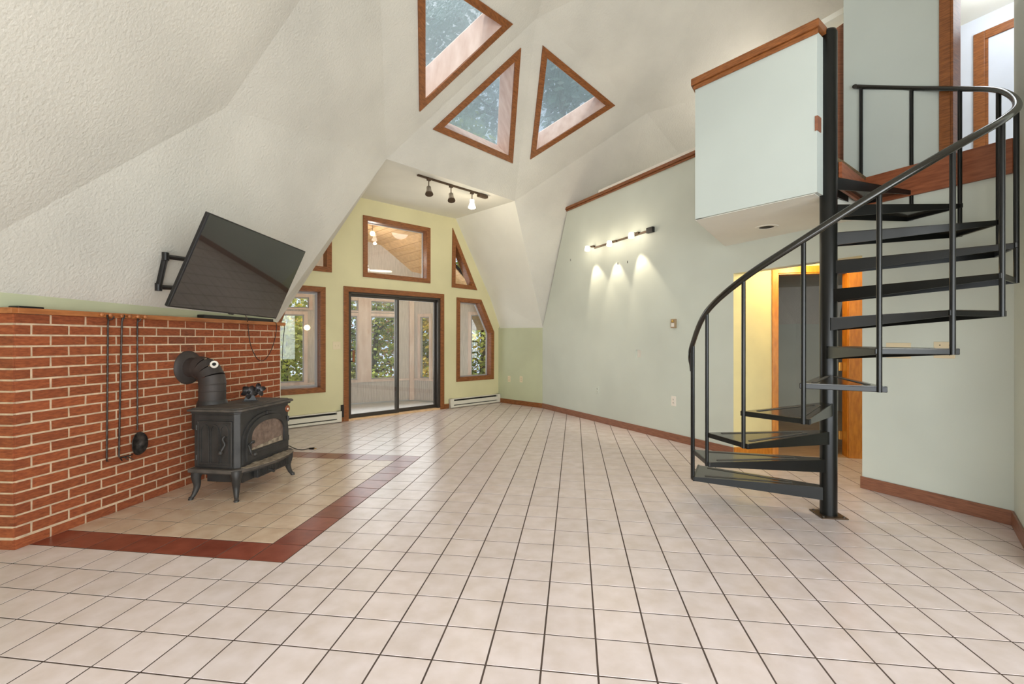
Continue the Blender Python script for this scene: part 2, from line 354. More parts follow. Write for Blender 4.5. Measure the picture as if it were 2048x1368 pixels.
kS, kL, k60, kM = near(.55, 8.15, 1.42), near(-2.48, 4.69, 1.42), near(-2.69, 2.4, 1.42), near(-1.32, 6.74, 1.51)
k59, k57 = near(-1.92, .18, 1.51), near(-.33, -1.55, 1.42)
DP[kA] = ray(773, 318, 5.53); DP[kB] = ray(1029.5, 402, 7.2); DP[kV] = ray(1294, 226, 6.87); DP[kP] = ray(452, 215, 3.51)
ZC = (DP[kA].z+DP[kB].z)/2
DP[kA] = onplane(773, 318, (0, 0, ZC), V((0, 0, 1))); DP[kB] = onplane(1029.5, 402, (0, 0, ZC), V((0, 0, 1)))
DP[kS] = V((.552, 8.19, 1.436)); DP[kL] = V((-2.67, 5.086, 1.467)); DP[k60] = V((-3.05, 2.3, 1.512))
A3, B3, S3, L3 = DP[kA], DP[kB], DP[kS], DP[kL]
def face_frame(f):
    a, b, c = (DP[k] for k in f); N = (b-a).cross(c-a).normalized()
    if N.dot(DC-a) < 0: N = -N
    return Frame(a, b-a, N.cross(b-a), N)
SKY = {frozenset((kQ, kA, near(-1.01, 3.4, 4.58))): [(838, 222), (1024.5, 46.5), (833.5, -88)],
       frozenset((kA, kQ, kB)): [(1041, 95), (1024.5, 326), (865, 258)],
       frozenset((kQ, kV, kB)): [(1085, 90), (1229.5, 210), (1060, 318)]}
shell = MB(); sky_frames = []
for f in DF:
    if min(DP[k].z for k in f) < 1.3: continue
    if kM in f: continue
    fr = face_frame(f); tri2 = [((DP[k]-fr.o).dot(fr.U), (DP[k]-fr.o).dot(fr.W)) for k in f]
    holes = []
    if frozenset(f) in SKY:
        poly = [fr.px(*p) for p in SKY[frozenset(f)]]; holes = [inset(poly, .06)]; sky_frames.append((fr, poly))
    shell.holed(fr, tri2, holes, 0, -.1)
shell.build('ceiling', M['plaster'], label='off-white stippled plaster facets of the geodesic dome overhead', kind='structure')

def window(name, fr, poly, label, cw=.075, depth=.1, glass='glass', jamb='wood', lining=True, sash=None, pane_m=None):
    w = thing(name, fr.p(*poly[0]), label, kind='structure')
    inner = inset(poly, cw); hole = inset(poly, cw-.015)
    # casing boards, mitred: one per side
    n = len(poly)
    for k in range(n):
        a, b = poly[k], poly[(k+1) % n]; c, d = inner[(k+1) % n], inner[k]
        MB().prism([fr.p(*p, .0) for p in (a, b, c, d)], fr.N*.02).build('casing', M['wood'], w, bevel=.003)
    for k in range(n):
        a, b = hole[k], hole[(k+1) % n]; i2 = inset(poly, cw+.002); c, d = i2[(k+1) % n], i2[k]
        MB().prism([fr.p(*p, .003) for p in (a, b, c, d)], fr.N*(-depth-.01)).build('jamb', M[jamb], w)
    if sash:
        g1, g2 = inset(poly, cw+.0), inset(poly, cw+sash)
        MB().holed(fr, g1, [g2], -depth+.012, -depth-.02).build('sash', M['alu_light'], w)
    g = inset(poly, cw-.01); MB().prism([fr.p(*p, -depth) for p in g], fr.N*-.004).build('pane', M[glass], w)
    return w
names = ['triangular skylight cut off by the top of the frame, leftmost of the three', 'triangular skylight pointing up, lowest and between its two neighbours', 'triangular skylight pointing right, rightmost of the three']
order = sorted(sky_frames, key=lambda t: sum((t[0].p(*p).x/t[0].p(*p).y) for p in t[1]))
for n_, (fr, poly) in enumerate(order):
    window('window_%d' % (n_+1), fr, poly, names[n_], cw=.078, depth=.3, glass='glass_sky', jamb='whitewash')

# ------------------------------------------------------------------ dormer bay with the glazed wall
WA, WC = fl(686.5, 842.9), fl(996.7, 804.1)
WF = vframe(WA, WC, (0, 0)); WU = WF.U; WN = -WF.N
sC = (WC-WA).length
s_of = lambda u: WF.px(u, 700)[0]
sDL, sDR = s_of(686.5), s_of(887.5); sM = (sDL+sDR)/2
tr_ = WF.px(911.6, 437.2); mid_ = WF.px(980.6, 596.4); lo_ = WF.px(1000.5, 656)
L1 = WF.px(588, 572.5); L2 = WF.px(556, 638)
tl_ = (2*sM-tr_[0]-.05, ZC)
outer = [(-1.6, 0), (sC+.02, 0), (sC+.02, 1.47), (lo_[0]+.02, 1.47), mid_, (tr_[0], ZC), tl_, (L1[0]-.55, L1[1]+.1), (L2[0]-.6, 1.46), (-1.6, 1.46)]
def PX(pts): return [WF.px(*p) for p in pts]
w1 = [(s_of(725.5), 2.195), (s_of(860), 2.195), (s_of(860), 3.148), (s_of(725.5), 3.148)]
w2 = PX([(903, 574.7), (953.6, 580.7), (904.5, 455.7)])
w3 = PX([(912.2, 763.7), (986.7, 758), (987.3, 663.9), (961.7, 599.4), (912.8, 594.7)])
r4 = s_of(650.6); W3w = w3[1][0]-w3[0][0]
w4 = [(r4, w3[0][1]), (r4, w3[4][1]), (s_of(577), w3[4][1]), (s_of(577)-.2, w3[2][1]), (s_of(577)-.2, w3[0][1])][::-1]
b5 = WF.px(663, 545.2); w5 = [(b5[0], b5[1]), (b5[0], w2[2][1]), (b5[0]-(w2[1][0]-w2[0][0]), b5[1])]
door_hole = [(sDL+.07, .0), (sDR-.07, .0), (sDR-.07, 1.955), (sDL+.07, 1.955)]
outer2 = [(-1.6, 0), (sDL+.07, 0), (sDL+.07, 1.955), (sDR-.07, 1.955), (sDR-.07, 0)]+outer[1:]
MB().holed(WF, outer2, [inset(w, .065) for w in (w1, w2, w3, w4, w5)], 0, -.14).build('wall_front', M['yellow_green'],
    label='yellow-green end wall holding the sliding glass door and its windows', kind='structure')
window('window_4', WF, w1, 'wide wood-trimmed window above the sliding glass door', depth=.11, sash=.012)
window('window_5', WF, w2, 'narrow tall triangular window right of the one above the door', depth=.11)
window('window_6', WF, w3, 'five-sided window right of the sliding door with a clipped top corner', depth=.11, sash=.02)
window('window_7', WF, w4, 'tall fixed window left of the sliding door beside the brick wall', depth=.11, sash=.03)
window('window_8', WF, w5, 'small corner window above the left fixed window, cut by the sloping ceiling', depth=.11)
# dormer soffit and cheeks
wr3, wl3 = WF.p(tr_[0], ZC), WF.p(tl_[0], ZC)
MB().prism([A3, B3, wr3, wl3], (0, 0, .08)).build('ceiling', M['soffit'], label='flat white soffit over the sliding door carrying the three-head track light', kind='structure')
r_mid, r_lo = WF.p(*mid_), WF.p(lo_[0], 1.44)
ck = MB()
for tri in ((B3, wr3, r_mid), (B3, r_mid, S3), (S3, r_mid, r_lo)):
    n_ = (tri[1]-tri[0]).cross(tri[2]-tri[0]).normalized(); n_ = n_ if n_.x > 0 else -n_; ck.prism(tri, n_*.06)
ck.build('wall_dormer_right', M['soffit'], label='white sloping cheek right of the glazed end wall', kind='structure')
l1, l2 = WF.p(*L1), WF.p(L2[0], 1.46)
ck = MB()
for tri in ((A3, wl3, l1), (A3, l1, l2), (A3, l2, L3)):
    n_ = (tri[1]-tri[0]).cross(tri[2]-tri[0]).normalized(); n_ = n_ if n_.x < 0 else -n_; ck.prism(tri, n_*.05)
ck.build('wall_dormer_left', M['plaster'], label='white sloping cheek left of the glazed end wall, mostly behind the dome', kind='structure')
# short sage wall right of the end wall and base wall behind the bricks
S0 = fl(1085, 816.2)
kf = vframe(WC, S0, (0, 3)); kl = (V((S0.x, S0.y, 0))-V((WC.x, WC.y, 0))).length
MB().holed(kf, [(-.02, 0), (kl, 0), (kl, 1.436), (-.02, 1.447)], [], 0, -.1).build('wall_corner', M['green_deep'], label='short sage-green knee wall in the far corner under the white slope', kind='structure')
MB().fbox(kf, 0, kl, 0, .085, 0, .014).build('baseboard_corner', M['wood'], bevel=.003, label='dark end of the baseboard under the short sage wall in the corner', kind='structure')
BR0, BR1 = grid(-7.84, -.384), grid(-7.84, 11.3)
BF = vframe(BR0, BR1, (0, 3))                       # brick face frame: a along the wall, b up
gb = MB()
def riser(a, b, th=.08):
    a, b = V(a), V(b); n_ = V((-(b-a).y, (b-a).x, 0)).normalized()
    if n_.dot(V((DC.x, DC.y, 0))-V((a.x, a.y, 0))) > 0: n_ = -n_
    gb.prism([(a.x, a.y, 0), (b.x, b.y, 0), b, a], n_*th)
riser(DP[k60], DP[kL]); riser(DP[k59], DP[k60]); riser(DP[kL], l2)
gb.build('wall_left_base', M['green_deep'], label='sage-green strip of wall showing between the mantel shelf and the dome', kind='structure')
gb = MB(); base = [k for k in range(len(DP)) if 1.35 < DP[k].z < 1.6]
base.sort(key=lambda k: math.atan2(DP[k].y-DC.y, DP[k].x-DC.x))
for a_, b_ in zip(base, base[1:]+base[:1]):
    if {a_, b_} & {k57, kM} or {a_, b_} in ({k59, k60}, {k60, kL}): continue
    riser(DP[a_], DP[b_])
gb.build('wall_outer', M['green'], label='base wall of the dome behind the partition', kind='structure')

# ------------------------------------------------------------------ brick wall
BL = 2.43; CRS = .0660
mort = MB().fbox(BF, .012, BL-.004, 0, 1.381, -.0035, -.12)
RF = Frame(BF.p(0, 0), -GI.lerp(V((1, 0, 0)), .6).normalized(), (0, 0, 1), V((0, 0, 0))) if False else None
ret_dir = V((-1, .06, 0)).normalized(); ret_n = V((ret_dir.y, -ret_dir.x, 0)); ret_n = ret_n if ret_n.y < 0 else -ret_n
RFR = Frame(BF.p(0, 0), ret_dir, (0, 0, 1), ret_n)
mort.fbox(RFR, .012, .8, 0, 1.381, -.0035, -.12)
wall = mort.build('wall_left', M['mortar'], label='waist-high red brick hearth wall with tan mortar behind the wood stove', kind='structure')
MB().fbox(BF, BL, BL+.012, 0, 1.40, -.002, -.12).build('trim_1', M['white_metal'], label='thin pale edge strip closing the right end of the brick wall', kind='structure')
bmesh_cache = {}
def brick_mesh(l, var):
    key = (round(l, 3), var)
    if key in bmesh_cache: return bmesh_cache[key]
    rr = random.Random(hash(key) % 999); h = CRS-.0112; d = .05; c = .002; vs = []
    for (y, i) in ((-d, 0), (0-c, 0), (0, c)):
        for (x, z) in ((i, i), (l-i, i), (l-i, h-i), (i, h-i)):
            vs.append(V((x+rr.uniform(-.0012, .0012), y+(rr.uniform(-.0012, .0012) if y == 0 else 0), z+rr.uniform(-.0009, .0009))))
    fs = [(8, 9, 10, 11)]+[(k, (k+1) % 4, (k+1) % 4+4, k+4) for k in range(4)]+[(k+4, (k+1) % 4+4, (k+1) % 4+8, k+8) for k in range(4)]
    mb = MB(); mb.add(vs, fs); bmesh_cache[key] = mb.mesh('brick', M['brick_soot' if var == 3 else 'brick']); return bmesh_cache[key]
def place_brick(fr, a, b, l, k):
    o = bpy.data.objects.new('brick', brick_mesh(l, k)); COL.objects.link(o); o.parent = wall
    rot = Matrix((fr.U, fr.N, fr.W)).transposed().to_4x4(); p = fr.p(a, b, R.uniform(-.001, .0015))
    o.matrix_local = Matrix.Translation(p) @ rot
nb = 0; JT = .0115; P_ = .2065
for r in range(21):
    z = r*CRS+.0056 if r else .001
    j_even = [0, .19, .396, .602, .812, 1.022, 1.186, 1.395, 1.602, 1.81, 2.015, 2.222, BL]
    j_odd = [0, .088, .293, .499, .704, .918, 1.138, 1.288, 1.489, 1.694, 1.903, 2.111, 2.317, BL]
    js = j_even if (r % 2 == 0) else j_odd
    for k in range(len(js)-1):
        a0 = js[k]+(JT/2 if k else 0); a1 = js[k+1]-(JT/2 if k < len(js)-2 else 0)
        if k == 0: a0 = .004
        place_brick(BF, a0, z, a1-a0, 3 if 1.1 < (a0+a1)/2 < 1.31 and r in (15, 16, 17, 18, 19) else R.randrange(3)); nb += 1
    a = .004
    for l in ([.098, .197] if r % 2 == 0 else [.197, .098]): place_brick(RFR, a, z, l, R.randrange(3)); a += l+JT
mtl = thing('mantel_shelf', BF.p(0, 1.4), 'long orange-brown wooden mantel shelf along the top of the brick wall', 'shelf')
MB().fbox(BF, .0, BL+.055, 1.381, 1.415, .03, -.16).build('board', M['mantel'], mtl, bevel=.004)
MB().fbox(RFR, -.02, .8, 1.381, 1.415, .03, -.16).build('return_board', M['mantel'], mtl, bevel=.004)
for u, v in ((199.5, 631), (239, 633), (271, 637)):
    a, b = BF.px(u, v)
    for da in (-.03, .028): MB().lathe(BF.p(a+da, 1.397, .028), BF.N, [(0, .011), (.02, .010), (.024, .014), (.03, .013), (.034, .006)], 12).build('peg', M['mantel'], mtl)
# fire tools
def bfpt(u, v, n): a, b = BF.px(u, v); return BF.p(a, b, n)
pk = thing('fire_poker', bfpt(208, 640, .03), 'thin black iron poker hanging leftmost from the mantel pegs', 'fire tool')
MB().tube([bfpt(202, 630, .05), bfpt(203, 633, .045), bfpt(208, 640, .035), bfpt(208.4, 650, .03), bfpt(208.4, 918, .02)], .0055, 6).build('rod', M['steel'], pk)
MB().tube([bfpt(208.4, 640, .036), bfpt(213, 639, .045), bfpt(216, 633, .05)], .0045, 6).build('hook', M['steel'], pk)
MB().tube([bfpt(208.6, 917, .02), bfpt(206, 922, .03), bfpt(203, 921.5, .06)], [.0055, .005, .002], 6).build('tip', M['steel'], pk)
rk = thing('ash_rake', bfpt(236, 640, .03), 'black iron ash rake hanging between the poker and the shovel', 'fire tool')
MB().tube([bfpt(236, 630, .045), bfpt(236.6, 642, .03), bfpt(236.8, 650, .028), bfpt(235, 780, .022), bfpt(233, 914, .02)], .0065, 6).build('rod', M['steel'], rk)
MB().tube([bfpt(238.5, 630, .045), bfpt(239.5, 637, .035), bfpt(237, 643, .03)], .004, 6).build('hook', M['steel'], rk)
MB().tube([bfpt(227, 921, .07), bfpt(233, 915, .03), bfpt(244, 913, .03), bfpt(258, 909, .03)], [.004, .006, .006, .004], 6).build('rake_head', M['steel'], rk)
for dx in (240, 250): MB().tube([bfpt(dx, 913.5, .03), bfpt(dx+2, 919, .06)], .0035, 5).build('tine', M['steel'], rk)
sh = thing('ash_shovel', bfpt(268, 645, .03), 'black iron ash shovel with a round blade hanging rightmost by the stove', 'fire tool')
MB().tube([bfpt(265, 634, .05), bfpt(267, 641, .035), bfpt(267.6, 650, .03), bfpt(269.6, 860, .022)], .0055, 6).build('rod', M['steel'], sh)
MB().tube([bfpt(267.6, 645, .033), bfpt(270.5, 641, .042), bfpt(271.5, 637, .045)], .004, 6).build('hook', M['steel'], sh)
c0 = BF.px(269, 885); bl = MB(); ring = []
for k in range(24):
    t = 2*pi*k/24; x = .062*cos(t); z = .078*sin(t)-(.012 if sin(t) < 0 else 0)
    ring.append((x, z))
vs = [BF.p(c0[0], c0[1], .012)]+[BF.p(c0[0]+x*.55, c0[1]+z*.55, .016) for x, z in ring]+[BF.p(c0[0]+x, c0[1]+z, .038+.012*abs(x)/.062) for x, z in ring]+[BF.p(c0[0]+x*1.02, c0[1]+z*1.02, .034+.012*abs(x)/.062) for x, z in ring]+[BF.p(c0[0]+x*.5, c0[1]+z*.5, .010) for x, z in ring]
fs = [(0, 1+k, 1+(k+1) % 24) for k in range(24)]
for lv in range(3): fs += [(1+24*lv+k, 1+24*lv+(k+1) % 24, 1+24*(lv+1)+(k+1) % 24, 1+24*(lv+1)+k) for k in range(24)]
fs += [tuple(73+k for k in range(24))]
bl.add(vs, fs, True); bl.build('blade', M['steel'], sh)

# ------------------------------------------------------------------ tall partition on the right (plane S-E), loft, box balcony
E0 = fl(2019, 1049.3)+V((.03, .0, 0)); E0 = V((3.335, 2.975, 0))
RW = vframe(S0, fl(2019, 1049.3), (0, 2)); sE = RW.px(2028, 700)[0]
s_rw = lambda u: RW.px(u, 700)[0]
sO1, sO2 = s_rw(1467), s_rw(1724.5); zO = 1.925
J = onplane(1450, 492, RW.o, RW.N); zB = J.z; sJ = (V((J.x, J.y, 0))-RW.o).dot(RW.U)
FLb, FRb = fl(1390.4, 438.2, zB), fl(1634, 384, zB)
capL = RW.px(1136.2, 423.3)
pts = [(0, 0), (sO1, 0), (sO1, zO), (sO2, zO), (sO2, 0), (sE, 0), (sE, 2.34), (sJ, 2.34), (sJ, 3.33), (capL[0]-.02, 3.33), (0, 1.43)]
hp = RW.px(1276.5, 707); hs = .042
hole = [(hp[0]-.05, hp[1]-.05), (hp[0]-.02, hp[1]-.058), (hp[0]+.045, hp[1]-.045), (hp[0]+.05, hp[1]+.04), (hp[0]+.01, hp[1]+.05), (hp[0]-.048, hp[1]+.048)]
MB().holed(RW, pts, [hole], 0, -.12).build('wall_right', M['green'], label='tall pale green partition wall running from the far corner to behind the spiral stair', kind='structure')
MB().fbox(RW, hp[0]-.07, hp[0]+.07, hp[1]-.07, hp[1]+.07, -.03, -.04).build('wall_patch', M['plate_white'], label='ragged square cut-out in the pale green wall below the three lit bulbs', kind='structure')
MB().fbox(RW, 0, sO1, 0, .09, 0, .014).build('baseboard_right', M['wood_red'], bevel=.004, label='reddish wooden baseboard along the tall partition left of the hall opening', kind='structure')
MB().fbox(RW, sO2-.01, sE, 0, .098, 0, .014).build('baseboard_stair', M['wood_red'], bevel=.004, label='brown wooden baseboard behind the spiral stair right of the hall opening', kind='structure')
cp = thing('trim_2', RW.p(capL[0], 3.33), 'reddish wood cap rail along the top of the tall partition left of the balcony box', kind='structure')
MB().fbox(RW, capL[0]-.03, sJ+.05, 3.325, 3.35, .0, .022).build('molding', M['wood'], cp, bevel=.006)
MB().fbox(RW, capL[0]-.03, sJ+.05, 3.35, 3.39, -.14, .04).build('cap_board', M['wood'], cp, bevel=.004)
MB().fbox(RW, s_rw(1200), sJ+.05, 3.39, 3.427, -.14, .03).build('white_strip', M['plate_white'], cp, label='white strip on top')  # narrow white strip above the cap, right part only
# loft floor slab (its underside is the hall ceiling)
sl = [(FLb.x+.015, FLb.y+.03), (FRb.x+.005, FRb.y+.03), (2.43, 3.46), (2.904, 3.777), (3.335, 2.975), (5.3, 3.6), (5.2, 6.6), (2.7, 7.9), (1.35, 6.9), (J.x, J.y)]
MB().prism([(x, y, zB-.003) for x, y in sl], (0, 0, 2.53-zB)).build('ceiling', M['soffit'], label='stippled underside of the loft under the balcony box and over the hall', kind='structure')
carp = MB().prism([(2.36, 3.33, 2.531), (2.46, 3.40, 2.531), (2.912, 3.755, 2.531), (3.12, 4.1, 2.531), (2.6, 4.6, 2.531), (2.2, 3.9, 2.531)], (0, 0, .03)).build('loft_carpet', M['carpet'], label='brown shaggy carpet edge at the top landing of the spiral stair', category='carpet')
fs1 = vframe((2.40, 3.36), (2.904, 3.777), (2.6, 3.0)); fl_len = (V((2.904, 3.777, 0))-V((2.40, 3.36, 0))).length
MB().fbox(fs1, 0, fl_len, 2.33, 2.53, 0, .02).build('trim_3', M['fascia'], label='short cedar board under the carpet edge of the landing', kind='structure')
a0 = RW.px(1727, 700)[0]
MB().fbox(RW, a0, sE, 2.325, 2.555, 0, .025).build('trim_4', M['fascia'], bevel=.003, label='wide knotty cedar fascia board below the upper doorway', kind='structure')
# balcony box
bx = thing('balcony_parapet', (FLb+FRb)/2, 'pale blue-green boxed balcony parapet jutting out beside the stair pole', kind='structure')
BX = vframe(FLb, FRb, (0, 0)); bl_ = (V((FRb.x, FRb.y, 0))-V((FLb.x, FLb.y, 0))).length
MB().fbox(BX, 0, bl_, zB, 3.33, 0, -.11).build('front_panel', M['cool'], bx)
SX = vframe(FLb, (J.x, J.y), (0, 6)); sx_len = (V((J.x, J.y, 0))-V((FLb.x, FLb.y, 0))).length
MB().fbox(SX, .0, sx_len, zB, 3.33, 0, -.11).build('side_panel', M['cool'], bx)
MB().fbox(BX, -.01, bl_+.01, 3.31, 3.345, 0, .018).build('molding', M['wood'], bx, bevel=.006)
MB().fbox(BX, -.02, bl_+.02, 3.345, 3.40, -.13, .032).build('cap_board', M['wood'], bx, bevel=.004)
MB().fbox(SX, -.02, sx_len, 3.345, 3.40, -.13, .03).build('cap_board', M['wood'], bx, bevel=.004)
MB().fbox(BX, bl_-.012, bl_+.006, zB+.42, zB+.52, -.06, .004).build('end_block', M['wood_red'], bx)
# recessed downlight in the soffit
dl = fl(1533, 454, zB-.003); dt = thing('recessed_downlight', dl, 'round recessed downlight, switched off, in the soffit under the balcony box', 'light')
MB().lathe(dl+V((0, 0, .0)), (0, 0, -1), [(0, .095), (.004, .09), (.005, .062), (.0, .060)], 28).build('trim_ring', M['soffit'], dt)
MB().lathe(dl+V((0, 0, -.0015)), (0, 0, -1), [(0, .06), (.001, .058), (.0012, .0)], 28).build('well', M['dark'], dt)
# upper wall, door frame and room behind
sP0, sP1 = s_rw(1687), s_rw(1880)
up = [(sP0, 2.53), (sP1, 2.53), (sP1, 4.60), (sE+.02, 4.60), (sE+.02, 5.1), (sP0, 5.1)]
MB().holed(RW, up, [], 0, -.12).build('wall_upper', M['cool'], label='pale blue-green upper wall behind the stair handrail, left of the upper doorway', kind='structure')
ef = Frame(RW.p(sP0, 0, 0), -RW.N, (0, 0, 1), -RW.U)
MB().prism([onplane(1673, 348, (2.78, 3.98, 0), V((0, -1, 0))), onplane(1687, 345, (2.78, 3.98, 0), V((0, -1, 0))), onplane(1687, 46, (2.78, 3.98, 0), V((0, -1, 0))), onplane(1673, 56, (2.78, 3.98, 0), V((0, -1, 0)))], (.0, .1, 0)).build('trim_5', M['wood_red'],
    label='narrow upright reddish wood board between the stair pole and the upper wall', kind='structure')
dcs = thing('door_2', RW.p(sP1, 2.55), 'wood casing of the upper doorway above the cedar fascia', kind='structure')
MB().fbox(RW, sP1-.0, sP1+.062, 2.555, 4.6, -.0, .02).build('casing', M['wood'], dcs, bevel=.004)
MB().fbox(RW, sP1+.056, sP1+.076, 2.555, 4.6, -.12, .012).build('jamb', M['wood'], dcs, bevel=.003)
UR = Frame(RW.o-RW.N*1.25, RW.U, RW.W, RW.N)
zc_ = UR.px(1910, 57)[1]; r0 = UR.px(1948, 72); sb = UR.px(1905, 400)[0]-.6
MB().fbox(UR, sb, sb+3.2, 2.53, 5, 0, -.05).build('wall_upper_room', M['blue'], label='pale blue wall of the room beyond the upper doorway', kind='structure')
MB().prism([UR.p(sb, zc_, 0), UR.p(sb+3.2, zc_, 0), UR.p(sb+3.2, zc_, 1.13), UR.p(sb, zc_, 1.13)], (0, 0, .05)).build('ceiling', M['soffit'], label='white stippled ceiling of the room beyond the upper doorway', kind='structure')
dd = thing('door_3', UR.p(r0[0], 2.55), 'white door in a wood casing seen through the upper doorway', kind='structure')
MB().fbox(UR, r0[0], r0[0]+.075, 2.53, r0[1], 0, .02).build('casing', M['wood'], dd, bevel=.004)
MB().fbox(UR, r0[0]+.075, r0[0]+1.1, r0[1]-.075, r0[1], 0, .02).build('casing', M['wood'], dd, bevel=.004)
MB().fbox(UR, r0[0]+.075, r0[0]+.095, 2.53, r0[1]-.075, 0, .01).build('stop', M['wood'], dd)
MB().fbox(UR, r0[0]+.095, r0[0]+1.0, 2.54, r0[1]-.08, 0, .006).build('panel', M['blue'], dd)
MB().fbox(UR, sb, r0[0], 2.53, 2.62, 0, .014).build('baseboard_upper', M['wood'], label='short wood baseboard in the room beyond the upper doorway', kind='structure')
# near right wall
w3d = (fl(2048, 1105)-fl(2019, 1049.3)).normalized(); e_ = RW.p(sE, 0)
NR = vframe(e_, e_+w3d*1.0, (0, 3)); MB().fbox(NR, 0, .8, 0, 5.0, 0, -.1).build('wall_near', M['green'], label='narrow slice of pale wall at the extreme right behind the stair', kind='structure')
MB().fbox(NR, 0, .8, 0, .098, 0, .014).build('baseboard_near', M['wood_red'], bevel=.004, label='brown baseboard turning the corner at the extreme right', kind='structure')

# ------------------------------------------------------------------ hall and dark room behind the stair
hl0 = RW.p(sO1, 0, -.0); q1 = fl(1543.5, 907.5); q2 = fl(1724, 917)
HF = vframe(hl0, q1, (2.8, 4)); hl_len = (V((q1.x, q1.y, 0))-V((hl0.x, hl0.y, 0))).length
MB().fbox(HF, .0, hl_len+.02, 0, zB, 0, -.08).build('wall_hall', M['cream'], label='cream return wall inside the hall opening left of the orange door frame', kind='structure')
MB().fbox(HF, .0, hl_len, 0, .09, 0, .014).build('baseboard_hall', M['wood_orange'], bevel=.004, label='orange wood baseboard inside the hall opening', kind='structure')
DF_ = vframe(q1, q2, (2.5, 3)); dl_ = (V((q2.x, q2.y, 0))-V((q1.x, q1.y, 0))).length
zDc = DF_.px(1543.6, 534.5)[1]; dx = lambda u: DF_.px(u, 700)[0]
oL, oR = dx(1554.5), dx(1697)
MB().holed(DF_, [(-.02, 0), (oL, 0), (oL, zDc-.07), (oR, zDc-.07), (oR, 0), (dl_+.3, 0), (dl_+.3, zB), (-.02, zB)], [], 0, -.1).build('wall_hall_end', M['cream'], label='cream wall around the orange door frame at the end of the hall', kind='structure')
dn = thing('door_4', q1, 'orange wood door frame with its door standing open into the dark room', kind='structure')
MB().fbox(DF_, 0, oL+.005, 0, zDc, 0, .02).build('casing', M['wood_orange'], dn, bevel=.004)
MB().fbox(DF_, oR-.005, dl_, 0, zDc, 0, .02).build('casing', M['wood_orange'], dn, bevel=.004)
MB().fbox(DF_, oL, oR, zDc-.07, zDc, 0, .02).build('casing', M['wood_orange'], dn, bevel=.004)
MB().fbox(DF_, oL-.01, oL+.012, 0, zDc-.07, -.11, .004).build('jamb', M['wood_orange'], dn)
MB().fbox(DF_, oR-.012, oR+.01, 0, zDc-.07, -.11, .004).build('jamb', M['wood_orange'], dn)
MB().fbox(DF_, oL, oR, zDc-.082, zDc-.06, -.11, .004).build('jamb', M['wood_orange'], dn)
hx = DF_.p(oR-.02, 0, -.11); leaf_d = V((hx.x*1.0, hx.y*1.0, 0)).normalized()  # the leaf stands open, edge towards the room
LFd = vframe(hx, hx+leaf_d*.75, (2.5, 6)); LFd.o = hx+LFd.N*.035
MB().fbox(LFd, 0.01, .76, .012, zDc-.09, 0, .038).build('leaf', M['wood_orange'], dn, bevel=.002)
for v in (733, 870):
    zz = H-(v-CY)*hx.y/F
    MB().fbox(DF_, oR-.048, oR-.014, zz-.045, zz+.045, -.108, -.095).build('hinge', M['brass'], dn, bevel=.002)
MB().lathe(LFd.p(.70, zDc*.46, .038), LFd.N, [(0, .03), (.008, .03), (.01, .012), (.04, .012), (.05, .028), (.07, .028), (.075, .01)], 16).build('knob', M['brass'], dn)
yb = fl(1600, 811).y
MB().box((5.3, yb+.05, 1.1), (1.9, .1, 2.2)).build('wall_back_room', M['grey'], label='dim grey rear wall of the dark room behind the stair', kind='structure')
xr = (1636-CX)/F*yb
MB().prism([(xr, yb, 0), (xr+.1, yb, 0), (5.3, 5.0, 0), (5.2, 5.0, 0)], (0, 0, 2.2)).build('wall_back_side', M['grey'], label='dim grey side wall of the dark room', kind='structure')
MB().prism([(2.78, 5.03, 0), (2.86, 5.03, 0), (4.5, yb, 0), (4.4, yb, 0)], (0, 0, 2.2)).build('wall_back_left', M['grey'], label='grey left wall of the dark room', kind='structure')
MB().prism([(2.78, 5.03, 2.14), (5.4, 5.0, 2.14), (6.2, yb, 2.14), (4.4, yb, 2.14)], (0, 0, .06)).build('ceiling', M['soffit'], label='low pale ceiling of the dark room', kind='structure')
MB().box(((xr+4.45)/2, yb-.007, .045), (xr-4.45, .014, .09)).build('baseboard_back', M['wood'], label='brown baseboard in the dark room', kind='structure')

# ------------------------------------------------------------------ plates, switches, outlets
def plate(name, fr, u, v, w, h, label, m='plate', kind_='outlet', holes=(), cat=None):
    a, b = fr.px(u, v); t = thing(name, fr.p(a, b), label, cat or 'outlet')
    MB().fbox(fr, a-w/2, a+w/2, b-h/2, b+h/2, 0, .006).build('cover_plate', M[m], t, bevel=.0025)
    if kind_ == 'outlet':
        for dz in (.02, -.02):
            MB().lathe(fr.p(a, b+dz, .006), fr.N, [(0, .016), (.0025, .0155), (.003, .0)], 16).build('socket', M[m], t)
            for da in (-.006, .006): MB().fbox(fr, a+da-.0014, a+da+.0014, b+dz-.002, b+dz+.008, .0088, .0098).build('slot', M['dark'], t)
    if kind_ == 'switch':
        for da in holes: MB().fbox(fr, a+da-.005, a+da+.005, b-.012, b+.012, .006, .014).build('toggle', M[m], t, bevel=.002)
    if kind_ == 'blank':
        for da, db in holes: MB().lathe(fr.p(a+da, b+db, .006), fr.N, [(0, .004), (.0012, .0035), (.0014, 0)], 10).build('screw', M['dark'], t)
    return t
plate('outlet_plate', RW, 1347.7, 802, .075, .12, 'white outlet plate on the tall partition closest to the stair', 'plate_white')
plate('outlet_plate', RW, 1195.3, 780, .07, .115, 'pale painted-over outlet plate on the tall partition far left of the white one', 'green')
plate('outlet_plate', RW, 1386.5, 801, .05, .115, 'plate edge on the partition just behind the stair baluster', 'plate_white')
plate('outlet_plate', kf, 1018.5, 758, .07, .115, 'ivory outlet plate on the sage corner wall, left of the pair', 'plate')
plate('outlet_plate', kf, 1042.5, 758.5, .07, .115, 'ivory outlet plate on the sage corner wall, right of the pair', 'plate')
plate('switch_plate', WF, 673.3, 691, .115, .115, 'ivory double light switch between the left window and the sliding door', 'plate', 'switch', (-.023, .023), 'switch')
